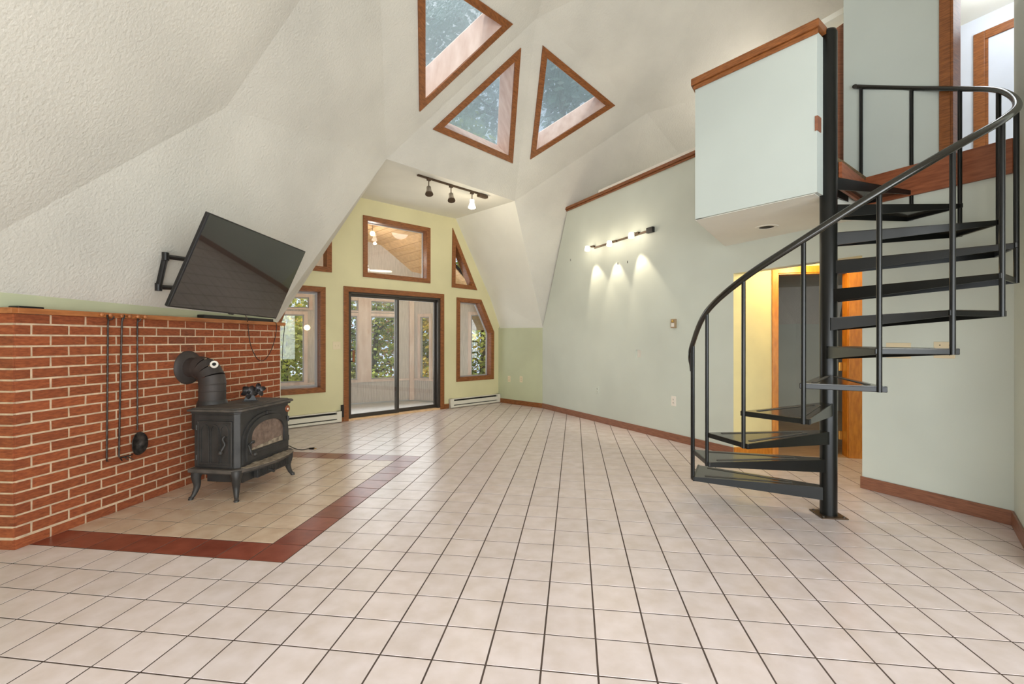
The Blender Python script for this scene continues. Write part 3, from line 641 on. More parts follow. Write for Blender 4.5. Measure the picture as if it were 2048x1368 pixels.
plate('blank_plate', RW, 1797, 701, .16, .12, 'wide blank ivory cover plate behind the stair, left of two', 'plate', 'blank', (), 'cover plate')
plate('blank_plate', RW, 1889, 700, .12, .12, 'ivory cover plate with screw holes behind the stair, right of two', 'plate', 'blank', ((-.024, -.035), (.03, -.035), (.03, .035), (-.024, .035)), 'cover plate')
BRF = vframe((2.2, yb), (4, yb), (3, 5)); plate('outlet_plate', BRF, 1590, 762, .07, .115, 'outlet plate on the grey wall of the dark room', 'plate')
a, b = RW.px(1349, 647); th = thing('wall_thermostat', RW.p(a, b), 'small bronze wall thermostat on the tall partition above the white outlet', 'thermostat')
MB().fbox(RW, a-.035, a+.035, b-.055, b+.055, 0, .03).build('case', M['thermo'], th, bevel=.004)
MB().fbox(RW, a-.022, a+.022, b-.04, b+.005, .03, .033).build('scale', M['plate_white'], th)
MB().lathe(RW.p(a, b+.026, .03), RW.N, [(0, .013), (.012, .012), (.014, .004)], 14).build('dial', M['brass'], th)
for k, (u, v) in enumerate(((1236, 527), (1255, 524), (1141, 520))):
    a, b = RW.px(u, v); MB().fbox(RW, a-.006, a+.006, b-.016, b+.016, -.001, .002).build('wall_anchor', M['dark'], label=('left of two screw marks under the bulbs', 'right of two screw marks under the bulbs', 'lone screw mark near the left edge of the tall partition')[k], category='screw')

# ------------------------------------------------------------------ heaters
def heater(a0, a1, label, endL=True, endR=True):
    t = thing('baseboard_heater', WF.p((a0+a1)/2, 0), label, 'heater', 'electric baseboard heaters under the end wall windows')
    hgt, dep = .165, .065
    MB().fbox(WF, a0, a1, .012, .045, .0, dep).build('bottom_pan', M['white_metal'], t, bevel=.002)
    MB().fbox(WF, a0+.06, a1-.06, .06, .125, dep-.012, dep).build('front_panel', M['white_metal'], t, bevel=.003)
    MB().fbox(WF, a0, a1, .152, .168, 0, dep-.008).build('hood', M['white_metal'], t, bevel=.003)
    MB().fbox(WF, a0, a1, .03, .155, 0.001, .02).build('back_panel', M['dark'], t)
    MB().fbox(WF, a0+.06, a1-.06, .065, .11, .022, .045).build('fins', M['dark'], t)
    for x in (a0, a1-.07): MB().fbox(WF, x, x+.07, .012, .168, .0, dep+.002).build('end_cap', M['white_metal'], t, bevel=.003)
heater(s_of(580)-.45, s_of(680), 'long off-white baseboard heater left of the sliding door behind the stove')
heater(s_of(897.5), s_of(996), 'off-white baseboard heater right of the sliding door in the corner')
MB().fbox(WF, s_of(888), s_of(897), 0, .085, 0, .014).build('baseboard_door', M['wood'], label='tiny piece of baseboard between door casing and right heater', kind='structure')
MB().fbox(WF, s_of(679.5), s_of(686), 0, .075, 0, .014).build('baseboard_switch', M['wood'], label='tiny piece of baseboard between left heater and door casing', kind='structure')
a = s_of(684); MB().fbox(WF, a-.02, a+.018, .07, .25, .001, .03).build('door_stop_bar', M['dark'], label='short dark upright bar between the left heater and the door casing', category='bar')

# ------------------------------------------------------------------ sliding glass door
d1 = thing('door_1', WF.p(sM, 0), 'sliding glass patio door in a dark aluminium frame with wood casing', kind='structure')
zT = 2.028; cw = .078
for pts in ([(sDL, 0), (sDL+cw, 0), (sDL+cw, zT-cw), (sDL, zT)], [(sDR-cw, 0), (sDR, 0), (sDR, zT), (sDR-cw, zT-cw)], [(sDL, zT), (sDL+cw, zT-cw), (sDR-cw, zT-cw), (sDR, zT)]):
    MB().prism([WF.p(*p) for p in pts], WF.N*.02).build('casing', M['wood'], d1, bevel=.004)
x0, x1, z1 = sDL+cw-.004, sDR-cw+.004, zT-cw+.004
MB().fbox(WF, x0, x0+.045, .02, z1, -.13, .0).build('frame_jamb', M['alu'], d1); MB().fbox(WF, x1-.045, x1, .02, z1, -.13, .0).build('frame_jamb', M['alu'], d1)
MB().fbox(WF, x0, x1, z1-.035, z1, -.13, .0).build('frame_head', M['alu'], d1); MB().fbox(WF, x0, x1, .0, .028, -.13, .006).build('threshold', M['pine'], d1)
xm = s_of(797.5)
def panel(a0, a1, n, name, hand=False):
    w = MB(); st = .035
    w.fbox(WF, a0, a0+st, .03, z1-.035, n, n-.03); w.fbox(WF, a1-st, a1, .03, z1-.035, n, n-.03); w.fbox(WF, a0+st, a1-st, .03, .085, n, n-.03); w.fbox(WF, a0+st, a1-st, z1-.075, z1-.035, n, n-.03)
    f = w.build(name, M['alu'], d1); MB().fbox(WF, a0+st-.005, a1-st+.005, .08, z1-.07, n-.012, n-.016).build('pane', M['glass_door'], f)
    return f
panel(xm-.02, x1-.04, -.075, 'fixed_panel')
sp = panel(x0+.025, xm+.022, -.03, 'sliding_panel')
ah = s_of(705.5); zh = WF.px(705.5, 712)[1]
MB().fbox(WF, ah-.018, ah+.014, zh-.09, zh+.09, .018, .045).build('handle_grip', M['wood'], sp, bevel=.006)
for dz in (-.08, .08): MB().fbox(WF, ah-.045, ah+.008, zh+dz-.01, zh+dz+.01, -.03, .03).build('handle_arm', M['black'], sp, bevel=.003)

# ------------------------------------------------------------------ track lights
tk = thing('track_light', fl(903, 370, ZC), 'dark three-head ceiling track light on the white soffit above the door', 'light')
ta, tb = fl(835, 350.5, ZC-.012), fl(971, 391.5, ZC-.012); td = (tb-ta).normalized(); tn = V((-td.y, td.x, 0))
MB().prism([ta-tn*.017, tb-tn*.017, tb+tn*.017, ta+tn*.017], (0, 0, .0118)).build('track', M['bronze'], tk); MB().prism([ta-tn*.012-V((0, 0, .01)), tb-tn*.012-V((0, 0, .01)), tb+tn*.012-V((0, 0, .01)), ta+tn*.012-V((0, 0, .01))], (0, 0, .012)).build('track_channel', M['bronze'], tk)
MB().box(tb-td*.06-V((0, 0, .02)), (.17, .07, .045), Matrix.Rotation(math.atan2(td.y, td.x), 3, 'Z')).build('feed_box', M['bronze'], tk, bevel=.01)
for (u, v, lit) in ((857.5, 359, 0), (902, 373, 0), (944, 386, 1)):
    p = fl(u, v, ZC-.03)
    hd = MB().box(p, (.05, .035, .035), Matrix.Rotation(math.atan2(td.y, td.x), 3, 'Z')).build('adapter', M['bronze'], tk, bevel=.004)
    MB().tube([p-V((0, 0, .015)), p-V((0, 0, .12))], .007, 8).build('stem', M['bronze'], hd)
    ax = (V((.12, -.35, -1)) if not lit else V((0, -.1, -1))).normalized(); q0 = p-V((0, 0, .10))
    MB().lathe(q0, ax, [(0, .012), (.004, .03), (.055, .033), (.075, .04), (.11, .052), (.118, .05), (.112, .046)], 24).build('lamp_head', M['bulb'] if lit else M['nickel'], hd)
    MB().lathe(q0+ax*.105, ax, [(0, .051), (.014, .055), (.018, .05), (.016, .042)], 24).build('lamp_ring', M['bulb'] if lit else M['bronze'], hd)
    MB().lathe(q0+ax*.108, ax, [(0, .042), (.004, .036), (.006, .0)], 20).build('lens', M['bulb'] if lit else M['lens'], hd)
    if lit: point('track_bulb', q0-V((0, 0, .17)), 9, (1, .86, .66), .03)
wl = thing('track_light', RW.p(*RW.px(1250, 480)), 'wall track light with three glowing bulbs on the tall partition', 'light')
pa, pb = RW.px(1190, 496), RW.px(1305, 460); za = (pa[1]+pb[1])/2
MB().prism([RW.p(pa[0], pa[1]-.012, 0), RW.p(pb[0], pb[1]-.012, 0), RW.p(pb[0], pb[1]+.012, 0), RW.p(pa[0], pa[1]+.012, 0)], RW.N*.02).build('track', M['bronze'], wl)
MB().fbox(RW, pb[0]-.07, pb[0]+.04, pb[1]-.035, pb[1]+.035, 0, .045).build('feed_box', M['black'], wl, bevel=.006)
for (u, v, tg) in ((1186.5, 498, (1205, 620)), (1231, 488, (1240, 640)), (1275, 472, (1300, 620))):
    a, b = RW.px(u, v); base = RW.p(a+.02, b+.035, .02); c = RW.p(a, b, .11)
    hd = MB().fbox(RW, a-.01, a+.05, b+.02, b+.045, .0, .04).build('adapter', M['bronze'], wl, bevel=.004)
    MB().tube([base, RW.p(a+.01, b+.03, .08), c], .006, 6).build('stem', M['bronze'], hd)
    MB().lathe(c+V((0, 0, .035)), (0, 0, -1), [(0, .015), (.006, .03), (.03, .034), (.06, .04), (.075, .034), (.08, 0)], 20).build('bulb', M['bulb'], hd)
    t3 = RW.p(*RW.px(*tg)); spot('wall_bulb_beam', c-V((0, 0, .065))+RW.N*.03, t3, 24, (1, .86, .66), 54, .5)
    point('wall_bulb_glow', c+RW.N*.09, 1.5, (1, .84, .62), .03)

# ------------------------------------------------------------------ television on its arm, sound bar, cable
tv_s = 1.2/1.1
def tvp(x, y, z): return V((x*tv_s*1.0, y*tv_s, z*tv_s+H))
TLc, TRc, BRc, BLc = tvp(-1.817, 2.697, .76), tvp(-1.734, 3.793, .737), tvp(-1.970, 3.825, .170), tvp(-2.053, 2.728, .193)
TVF = Frame(BLc, (TRc-TLc), (TLc-BLc), V((1, 0, 0))); TVF.N = TVF.U.cross(TVF.W).normalized()
if TVF.N.x < 0: TVF.N = -TVF.N
TVF.W = TVF.N.cross(TVF.U).normalized()
if TVF.W.z < 0: TVF.W = -TVF.W
_r = Matrix.Rotation(radians(1.4), 3, TVF.U); _r = _r if (_r @ TVF.N).z < TVF.N.z else _r.inverted(); TVF.N = _r @ TVF.N; TVF.W = _r @ TVF.W
tw, th_ = (TRc-TLc).length, (TLc-BLc).length
tv = thing('television', TVF.p(tw/2, 0), 'large switched-off flat television tilted downward on a wall arm above the mantel', 'television')
MB().fbox(TVF, 0, tw, 0, th_, -.03, -.003).build('case', M['tv_case'], tv, bevel=.004)
MB().fbox(TVF, .008, tw-.008, .012, th_-.008, -.003, .0).build('screen', M['tv_screen'], tv)
MB().fbox(TVF, tw*.3, tw*.7, th_*.12, th_*.65, -.075, -.03).build('rear_housing', M['tv_case'], tv, bevel=.01)
MB().fbox(TVF, tw*.49, tw*.53, -.008, .001, -.02, -.004).build('sensor', M['black'], tv, bevel=.002)
skf = face_frame(next(f for f in DF if set(f) == {k60, kP, kL}))
mt = thing('television_bracket', onplane(345, 545, skf.o, skf.N), 'black folding wall bracket sticking out left of the television', 'bracket')
bk = [(331, 513), (376, 519), (372, 577), (317, 574)]
def skp(u, v, n): return onplane(u, v, skf.o+skf.N*n, skf.N)
bc = [skp(u, v, .05) for u, v in bk]
w_ = .022
def bar(a, b, m, nm): return MB().tube([a, b], .024, 4, flat=.8).build(nm, M['black'], mt, bevel=.003)
bar(bc[0], bc[3], 0, 'upright'); bar(bc[0], bc[1], 0, 'upper_arm'); bar(bc[3], bc[2], 0, 'lower_arm')
for p in (bc[0], bc[3]): MB().tube([p+V((0, 0, .03)), p-V((0, 0, .03))], .024, 12).build('knuckle', M['black'], mt)
mc = TVF.p(tw*.5, th_*.42, -.075)
bar(bc[1], mc+V((0, 0, .09)), 0, 'upper_link'); bar(bc[2], mc-V((0, 0, .09)), 0, 'lower_link')
wp = skp(430, 560, .012); MB().box(wp, (.03, .2, .3), Matrix((skf.N, skf.U, skf.W)).transposed()).build('wall_plate', M['black'], mt, bevel=.004)
def mant(a0, a1, h, n0, n1, nm, label, cat):
    return MB().fbox(BF, a0, a1, 1.4155, 1.4155+h, n0, n1).build(nm, M['black'], bevel=.004, label=label, category=cat)
sa, sb_ = BF.px(414, 638)[0], BF.px(552, 646)[0]
mant(sa, sb_, .035, -.03, -.10, 'sound_bar', 'long low black sound bar lying on the mantel under the television', 'speaker')
mant(.02, .155, .012, -.0, -.07, 'remote_control', 'flat black remote lying at the left end of the mantel', 'remote')
cab = [TVF.p(tw*.66, .0, -.02)]
for (u, v, n) in ((486, 642, .05), (486.5, 660, .055), (492, 690, .05), (503, 714, .05), (513, 721.5, .05), (524, 716, .05), (536, 695, .05), (543, 668, .05), (545, 648, .045)): cab.append(bfpt(u, v, n))
cab.append(BF.p(BF.px(546, 646)[0], 1.42, .0)); cab.append(BF.p(BF.px(546, 646)[0]-.02, 1.425, -.05))
def smooth(pts, n=6):
    out = []; P = [pts[0]]+list(pts)+[pts[-1]]
    for i in range(1, len(P)-2):
        for k in range(n):
            t = k/n; a, b, c, d = P[i-1], P[i], P[i+1], P[i+2]
            out.append(.5*((2*b)+(c-a)*t+(2*a-5*b+4*c-d)*t*t+(-a+3*b-3*c+d)*t**3))
    return out+[pts[-1]]
MB().tube(smooth(cab), .0035, 6).build('power_cable', M['black'], label='thin black cable looping down from the television over the bricks', category='cable')
c2 = [BF.p(BL+.02, 1.42, .0), BF.p(BL+.035, 1.38, .028), BF.p(BL+.03, 1.25, .02), BF.p(BL+.024, 1.12, .015), BF.p(BL+.03, .9, .0)]
MB().tube(smooth(c2), .004, 6).build('power_cable', M['black'], label='black cable hanging down the right end of the brick wall', category='cable')

# ------------------------------------------------------------------ wood stove
SO = V((-2.10, 3.5, 0)); SU = GJ.copy(); SW = -GI.copy()
ST = thing('wood_stove', SO+SU*.32+SW*.18, 'black cast-iron wood stove with an arched glass door on short curved legs', 'stove')
# frames: front face looks along -SW, side face looks along -SU
SFF = Frame(SO, SU, (0, 0, 1), -SW); SFL = Frame(SO, SW, (0, 0, 1), -SU)
def S(u, w, z): return SO+SU*u+SW*w+V((0, 0, z))
LU, LW = .65, .37
def oct_(g, c=.035, f=0.0, n=1): return [(-g+c, -g), (LU+g-c, -g), (LU+g, -g+c), (LU+g, LW+g-.0), (-g, LW+g), (-g, -g+c)]
def slab(g, z0, z1, name, m, c=.035, bev=.004): return MB().prism([S(u, w, z0) for u, w in oct_(g, c)], (0, 0, z1-z0)).build(name, M[m], ST, bevel=bev)
slab(0, .235, .668, 'body', 'iron', .03)
slab(.018, .655, .672, 'top_molding', 'iron', .035, .006)
slab(.036, .672, .690, 'top_plate', 'iron_dusty', .04, .006)
slab(.012, .690, .698, 'top_step', 'iron_dusty', .04, .003)
bw = [(-.045+.04, -.03), (.08, -.055), (.2, -.085), (LU/2, -.1), (LU-.2, -.085), (LU-.08, -.055), (LU+.045-.04, -.03), (LU+.045, .02), (LU+.045, LW+.02), (-.045, LW+.02), (-.045, .02)]
MB().prism([S(u, w, .205) for u, w in bw], (0, 0, .03)).build('hearth_skirt', M['iron_dusty'], ST, bevel=.006)
MB().prism([S(u*.94+.02, w*.86+.004, .19) for u, w in bw], (0, 0, .016)).build('lower_molding', M['iron'], ST, bevel=.004)
av = [];  nu = 26
for k in range(nu+1):
    u = .03+(LU-.06)*k/nu; fr_ = -.1*(1-((u-LU/2)/(LU/2))**2)**.6-.02
    av.append((u, fr_))
apv = []; apf = []
for k, (u, fr_) in enumerate(av):
    for m_ in range(4):
        w = -.004+(fr_+.016)*m_/3; h = .236+(.012*R.random() if m_ < 2 else .004*R.random())*(1 if 2 < k < nu-2 else .3); apv.append(S(u, w, h))
for k in range(nu):
    for m_ in range(3): a_ = k*4+m_; apf.append((a_, a_+1, a_+5, a_+4))
mb = MB(); mb.add(apv, apf, True); mb.prism([S(u, w, .2352) for u, w in [(av[0][0], -.004)]+av+[(av[-1][0], -.004)]], (0, 0, .003)); mb.build('ash_pile', M['ash'], ST)
# arched front door
def arch(u0, u1, z0, z1, k=2.3, n=22, sp=.42):
    zs = z0+(z1-z0)*sp; c = (u0+u1)/2; r = (u1-u0)/2; pts = [(u0, z0), (u1, z0)]
    for i in range(n+1):
        t = pi*i/n; cx_, sy = cos(t), sin(t)
        pts.append((c+r*math.copysign(abs(cx_)**(2/k), cx_), zs+(z1-zs)*abs(sy)**(2/k)))
    return pts
MB().holed(SFF, arch(.045, .61, .255, .628), [arch(.068, .588, .272, .606)], -.004, .012).build('arch_molding', M['iron'], ST, bevel=.004)
fd = MB().holed(SFF, arch(.07, .586, .274, .604), [arch(.122, .536, .345, .562)], 0, .026).build('front_door', M['iron'], ST, bevel=.006)
MB().holed(SFF, arch(.118, .54, .340, .566), [], .004, .008).build('glass', M['soot_glass'], fd)
MB().fbox(SFF, .09, .566, .326, .338, .026, .032).build('door_ledge', M['iron'], fd, bevel=.002)
al = []
for k in range(15): u = .15+.37*k/14; al.append((u, .348+.012+.03*(k/14)+.006*R.random()))
MB().holed(SFF, [(.13, .347), (.53, .347)]+al[::-1], [], .008, .012).build('ash_line', M['ash'], fd)
MB().holed(SFF, [(.31, .606), (.345, .606), (.34, .636), (.315, .636)], [], .0, .02).build('keystone', M['iron'], ST, bevel=.003)
MB().tube(smooth([S(.085, -.03, .40), S(.08, -.055, .425), S(.10, -.06, .43), S(.105, -.05, .415)], 4), .009, 8).build('door_handle', M['iron'], fd)
MB().tube(smooth([S(.08, -.03, .40), S(.075, -.05, .36), S(.085, -.055, .33), S(.115, -.055, .325)], 4), [.008]*12+[.008], 8).build('door_handle', M['iron'], fd)
MB().lathe(S(.11, -.045, .325), -SW, [(0, .012), (.02, .017), (.03, .012), (.033, 0)], 14).build('knob', M['iron'], fd)
for z in (.33, .5): MB().tube([S(.6, -.012, z), S(.6, -.012, z+.045)], .011, 10).build('hinge', M['iron'], ST)
MB().lathe(S(.61, .0, .61), -SW, [(0, .03), (.006, .03), (.008, .026), (.006, .022), (.006, 0)], 24).build('emblem', M['fascia'], ST, label='round copper-coloured emblem')
MB().lathe(S(.61, -.006, .606), -SW, [(0, .010), (.003, .009), (.004, 0)], 14).build('emblem_figure', M['plate_white'], ST)
# side door with three pointed arches
sd = MB().fbox(SFL, .045, .325, .255, .59, 0, .012).build('side_door', M['iron'], ST, bevel=.004)
MB().holed(SFL, [(.038, .25), (.332, .25), (.332, .60), (.038, .60)], [[(.05, .262), (.32, .262), (.32, .588), (.05, .588)]], .006, .018).build('door_rim', M['iron'], sd, bevel=.003)
def gothic(a0, a1, z0, z1, n=6):
    c = (a0+a1)/2; out = [(a0, z0), (a1, z0)]; zs = z1-(a1-a0)*.85
    for i in range(n+1): t = i/n; out.append((a1-(a1-c)*(1-cos(t*pi/2))*1.0, zs+(z1-zs)*sin(t*pi/2)))
    for i in range(1, n+1): t = 1-i/n; out.append((a0+(c-a0)*(1-cos(t*pi/2)), zs+(z1-zs)*sin(t*pi/2)))
    return out
for k in range(3):
    a0_ = .063+k*.083; MB().holed(SFL, gothic(a0_, a0_+.078, .275, .578), [gothic(a0_+.009, a0_+.069, .283, .562)], .012, .018).build('pointed_arch', M['iron'], sd, bevel=.001)
MB().fbox(SFL, .04, .33, .615, .645, 0, .004).build('side_louver', M['iron'], ST, bevel=.002)
hs_ = smooth([S(-.03, .085, .49), S(-.045, .09, .47), S(-.035, .08, .43), S(-.05, .085, .40), S(-.06, .095, .375)], 4)
MB().tube(hs_, .008, 8).build('side_handle', M['iron'], sd); MB().tube([S(-.0, .085, .48), S(-.045, .088, .48)], .006, 8).build('handle_post', M['iron'], sd)
MB().lathe(S(-.055, .095, .37), -SU, [(0, .013), (.012, .02), (.02, .013), (.022, 0)], 14).build('knob', M['iron'], sd)
for z in (.3, .53): MB().tube([S(-.012, .34, z), S(-.012, .34, z+.04)], .009, 10).build('hinge', M['iron'], sd)
# legs
def leg(u, w, ou, ow):
    pts = smooth([S(u, w, .215), S(u+ou*.25, w+ow*.25, .17), S(u+ou*.1, w+ow*.1, .10), S(u+ou*.5, w+ow*.5, .04), S(u+ou, w+ow, .006)], 5)
    n = len(pts); rr = [.036*(1-t)**1.6+.0135+(.006 if t > .93 else 0) for t in [k/(n-1) for k in range(n)]]
    MB().tube(pts, rr, 8).build('leg', M['iron'], ST)
    MB().lathe(S(u+ou, w+ow, 0), (0, 0, 1), [(0, .018), (.008, .017), (.014, .010)], 10).build('foot', M['iron'], ST)
leg(.0, .012, -.04, -.034); leg(LU-.02, .012, .035, -.03); leg(.0, LW-.03, -.045, .02); leg(LU-.02, LW-.03, .04, .02)
MB().prism([S(.09, .03, .10), S(.56, .03, .10), S(.56, .34, .10), S(.09, .34, .10)], (0, 0, .10)).build('ash_pan', M['iron'], ST, bevel=.004)
MB().fbox(SFF, .2, .6, .11, .195, -.02, .02).build('grille', M['iron'], ST, bevel=.003)
gr = MB()
for k in range(26): gr.fbox(SFF, .21+k*.015, .217+k*.015, .12, .185, .02, .026)
gr.build('grille_bars', M['iron'], ST)
MB().tube([S(.33, .0, .15), S(.335, -.07, .13)], [.009, .013], 10).build('air_lever', M['iron'], ST)
# oval griddle on the top
ov = [(.36+.17*cos(2*pi*k/28), .15+.1*sin(2*pi*k/28)) for k in range(28)]
MB().prism([S(u, w, .698) for u, w in ov], (0, 0, .004)).build('griddle', M['iron_dusty'], ST, bevel=.0015)
# flue pipe
fp = thing('stove_pipe', S(.245, .43, .7), 'black stove pipe elbow rising from the stove into the brick wall', 'pipe')
cw_ = onplane(376, 735, BF.o, BF.N); vz = cw_.z
ax0 = V((-2.49, 3.80, 0)); ro = .098
wall_pt = V((cw_.x, cw_.y, vz)); hz = V((ax0.x, ax0.y, vz))
dirp = (V((wall_pt.x, wall_pt.y, 0))-V((hz.x, hz.y, 0))); dirp.z = 0; dl2 = dirp.length; dirp.normalize()
MB().lathe(wall_pt+BF.N*.03, -BF.N, [(0, ro*.84), (.008, .10), (.018, .138), (.03, .142)], 36).build('wall_collar', M['pipe'], fp)
rb = .13; arc = []
for k in range(13):
    t = (pi/2)*k/12; arc.append(V((ax0.x, ax0.y, vz-rb))+dirp*(rb*(1-cos(t)))+V((0, 0, rb*sin(t))))
MB().tube([wall_pt]+[hz+dirp*x for x in (dl2*.85,)]+arc[::-1][:1], ro*.84, 28).build('horizontal_pipe', M['pipe'], fp)
for seg in range(4):
    pts_ = arc[seg*3:seg*3+4]; MB().tube(pts_, [ro*(1-.012*(seg))+.002 if i in (0, 3) else ro*(1-.012*seg) for i in range(4)], 28, caps=False).build('elbow_segment', M['pipe'], fp)
MB().tube([V((ax0.x, ax0.y, .55)), V((ax0.x, ax0.y, vz-rb))], ro, 28).build('vertical_pipe', M['pipe'], fp)
for z in (.72, .80, vz-rb-.005): MB().lathe((ax0.x, ax0.y, z), (0, 0, 1), [(0, ro), (.003, ro+.003), (.007, ro+.003), (.01, ro)], 28).build('bead', M['pipe'], fp)
MB().lathe((ax0.x, ax0.y, .665), (0, 0, 1), [(0, ro+.016), (.04, ro+.012), (.065, ro+.001)], 28).build('flue_collar', M['iron'], fp)
MB().prism([S(.12, LW-.01, .5), S(.37, LW-.01, .5), S(.37, LW+.14, .5), S(.12, LW+.14, .5)], (0, 0, .15)).build('flue_box', M['iron'], fp, bevel=.01)
tm = V((ax0.x, ax0.y, vz-.035))+(GI*.55+V((0, -.55, 0))+V((0, 0, .62))).normalized()*(ro+.012)
tn_ = (GI*.5+V((0, -.75, 0))+V((0, 0, .42))).normalized()
MB().lathe(tm, tn_, [(0, .03), (.012, .03), (.014, .026), (.011, .024), (.011, 0)], 24).build('thermometer', M['plate_white'], fp, label='small round chrome thermometer dial')
MB().lathe(tm+tn_*.0112, tn_, [(0, .015), (.001, .014), (.0012, .007), (.0, .006)], 20).build('dial_mark', M['black'], fp)
# heat powered fan
fc = onplane(500, 802, (0, 0, .702), V((0, 0, 1))); fn = thing('stove_fan', fc, 'small black twin-bladed fan standing on top of the stove', 'fan')
fdv = (V((.55, -.83, 0))).normalized(); fsd = V((-fdv.y, fdv.x, 0))*-1
if fsd.x < 0: fsd = -fsd
MB().prism([fc-fsd*.06-fdv*.02, fc+fsd*.06-fdv*.02, fc+fsd*.06+fdv*.03, fc-fsd*.06+fdv*.03], (0, 0, .006)).build('base', M['black'], fn, bevel=.002)
MB().prism([fc-fsd*.05+V((0, 0, .006)), fc+fsd*.05+V((0, 0, .006)), fc+fsd*.028+V((0, 0, .055)), fc-fsd*.028+V((0, 0, .055))], fdv*.012).build('stand', M['black'], fn, bevel=.002)
for sg, cx2, cz in ((-1, -.012, .082), (1, .062, .09)):
    hc = fc+fsd*cx2+V((0, 0, cz))+fdv*(.035 if sg < 0 else .0)
    MB().lathe(hc-fdv*.01, fdv, [(0, .012), (.02, .014), (.03, .009), (.032, 0)], 14).build('hub', M['black'], fn)
    for k in range(5):
        t = 2*pi*k/5+.3*sg; d1_ = fsd*cos(t)+V((0, 0, 1))*sin(t); d2_ = fsd*-sin(t)+V((0, 0, 1))*cos(t); vs = []; nseg = 8
        for i in range(nseg+1):
            s_ = i/nseg; wdt = .020*sin(pi*min(1, s_*.84+.10))**.8
            cpt = hc+d1_*(.010+.05*s_)
            vs += [cpt+d2_*wdt-fdv*.010*s_, cpt-d2_*wdt+fdv*.016*s_]
        vs += [p-fdv*.0015 for p in vs]; n2 = 2*(nseg+1); fs2 = []
        for i in range(nseg): fs2 += [(2*i, 2*i+1, 2*i+3, 2*i+2), (n2+2*i, n2+2*i+2, n2+2*i+3, n2+2*i+1), (2*i, 2*i+2, n2+2*i+2, n2+2*i), (2*i+1, n2+2*i+1, n2+2*i+3, 2*i+3)]
        mb = MB(); mb.add(vs, fs2); mb.build('blade', M['fan_metal'], fn)
mo = fc-fsd*.055+V((0, 0, .09))-fdv*.005; MB().lathe(mo, fsd, [(0, .026), (.004, .034), (.045, .034), (.05, .02)], 22).build('heat_sink', M['black'], fn)
for k in range(5): MB().lathe(mo+fsd*(.006+k*.008), fsd, [(0, .037), (.003, .037)], 22).build('fin', M['black'], fn)
# power cord on the floor
cd = thing('extension_cord', fl(615, 897), 'black power cord with plug lying on the tiles right of the stove', 'cord')
cp_ = [fl(575, 890, .02), fl(590, 897, .006), fl(603, 899.5, .004), fl(613, 898, .004), fl(620, 896.5, .006)]
MB().tube(smooth(cp_), .0045, 6).build('cable', M['black'], cd)
MB().tube([fl(619, 897, .008), fl(628, 897, .009)], [.009, .014], 8).build('plug', M['black'], cd)
for dy in (-.006, .006):
    p = fl(628.5, 897, .009)+V((0, dy, 0)); MB().box(p+V((.012, 0, 0)), (.024, .002, .006)).build('prong', M['brass'], cd)

# ------------------------------------------------------------------ spiral stair
PC = fl(1657, 1030)
stair = thing('spiral_staircase', PC, 'black metal spiral staircase with twelve wedge treads around a tall pole', 'staircase')
POLE_R = .0525
MB().lathe(PC, (0, 0, 1), [(0, POLE_R), (3.365, POLE_R), (3.385, POLE_R*.85), (3.395, POLE_R*.5), (3.397, 0)], 28).build('pole', M['stair'], stair)
MB().box(PC+V((0, 0, .004)), (.17, .17, .008), Matrix.Rotation(TH+.03, 3, 'Z')).build('base_plate', M['bronze'], stair, bevel=.002)
for ax_, ay_ in ((-1, -1), (1, -1), (1, 1), (-1, 1)):
    MB().lathe(PC+GI*(.065*ax_)+GJ*(.065*ay_)+V((0, 0, .008)), (0, 0, 1), [(0, .009), (.006, .008), (.008, 0)], 8).build('bolt', M['steel'], stair)
RO = .888; STEP = 21.62; RISE = .197
def pol(r, deg, z): a = radians(deg); return PC+V((r*cos(a), r*sin(a), z))
for k in range(1, 13):
    a0 = 141.0+STEP*(k-1); a1 = a0+23.4; z = RISE*k
    hub_a, hub_b = pol(POLE_R-.004, a0-28, z), pol(POLE_R-.004, a1+28, z); oa, ob = pol(RO, a0, z), pol(RO, a1, z)
    top = MB().prism([hub_a, oa, ob, hub_b], (0, 0, -.006)).build('tread', M['tread_top'], stair)
    def side(h, o):
        d = (o-h).normalized(); n = V((-d.y, d.x, 0)); dn_ = V((0, 0, 1))
        MB().prism([h-dn_*.001, o-dn_*.001, o-dn_*.03, h-dn_*.088], n*.006).build('side_rim', M['stair'], top)
    side(hub_a, oa); side(hub_b, ob)
    d = (ob-oa).normalized(); n = V((-d.y, d.x, 0)); e1, e2 = oa-d*.012, ob+d*.012
    MB().prism([e1+V((0, 0, .001)), e2+V((0, 0, .001)), e2-V((0, 0, .03)), e1-V((0, 0, .03))], n*.014).build('outer_rim', M['stair'], top, bevel=.003)
    for (aa, sg) in ((a0, 1), (a1, -1)):
        g = [pol(.22, aa+sg*4.4, z+.0012), pol(.80, aa+sg*2.0, z+.0012), pol(.80, aa+sg*3.8, z+.0012), pol(.22, aa+sg*10, z+.0012)]
        if k > 1 or True: MB().prism(g, (0, 0, .0014)).build('grip_strip', M['grip'], top)
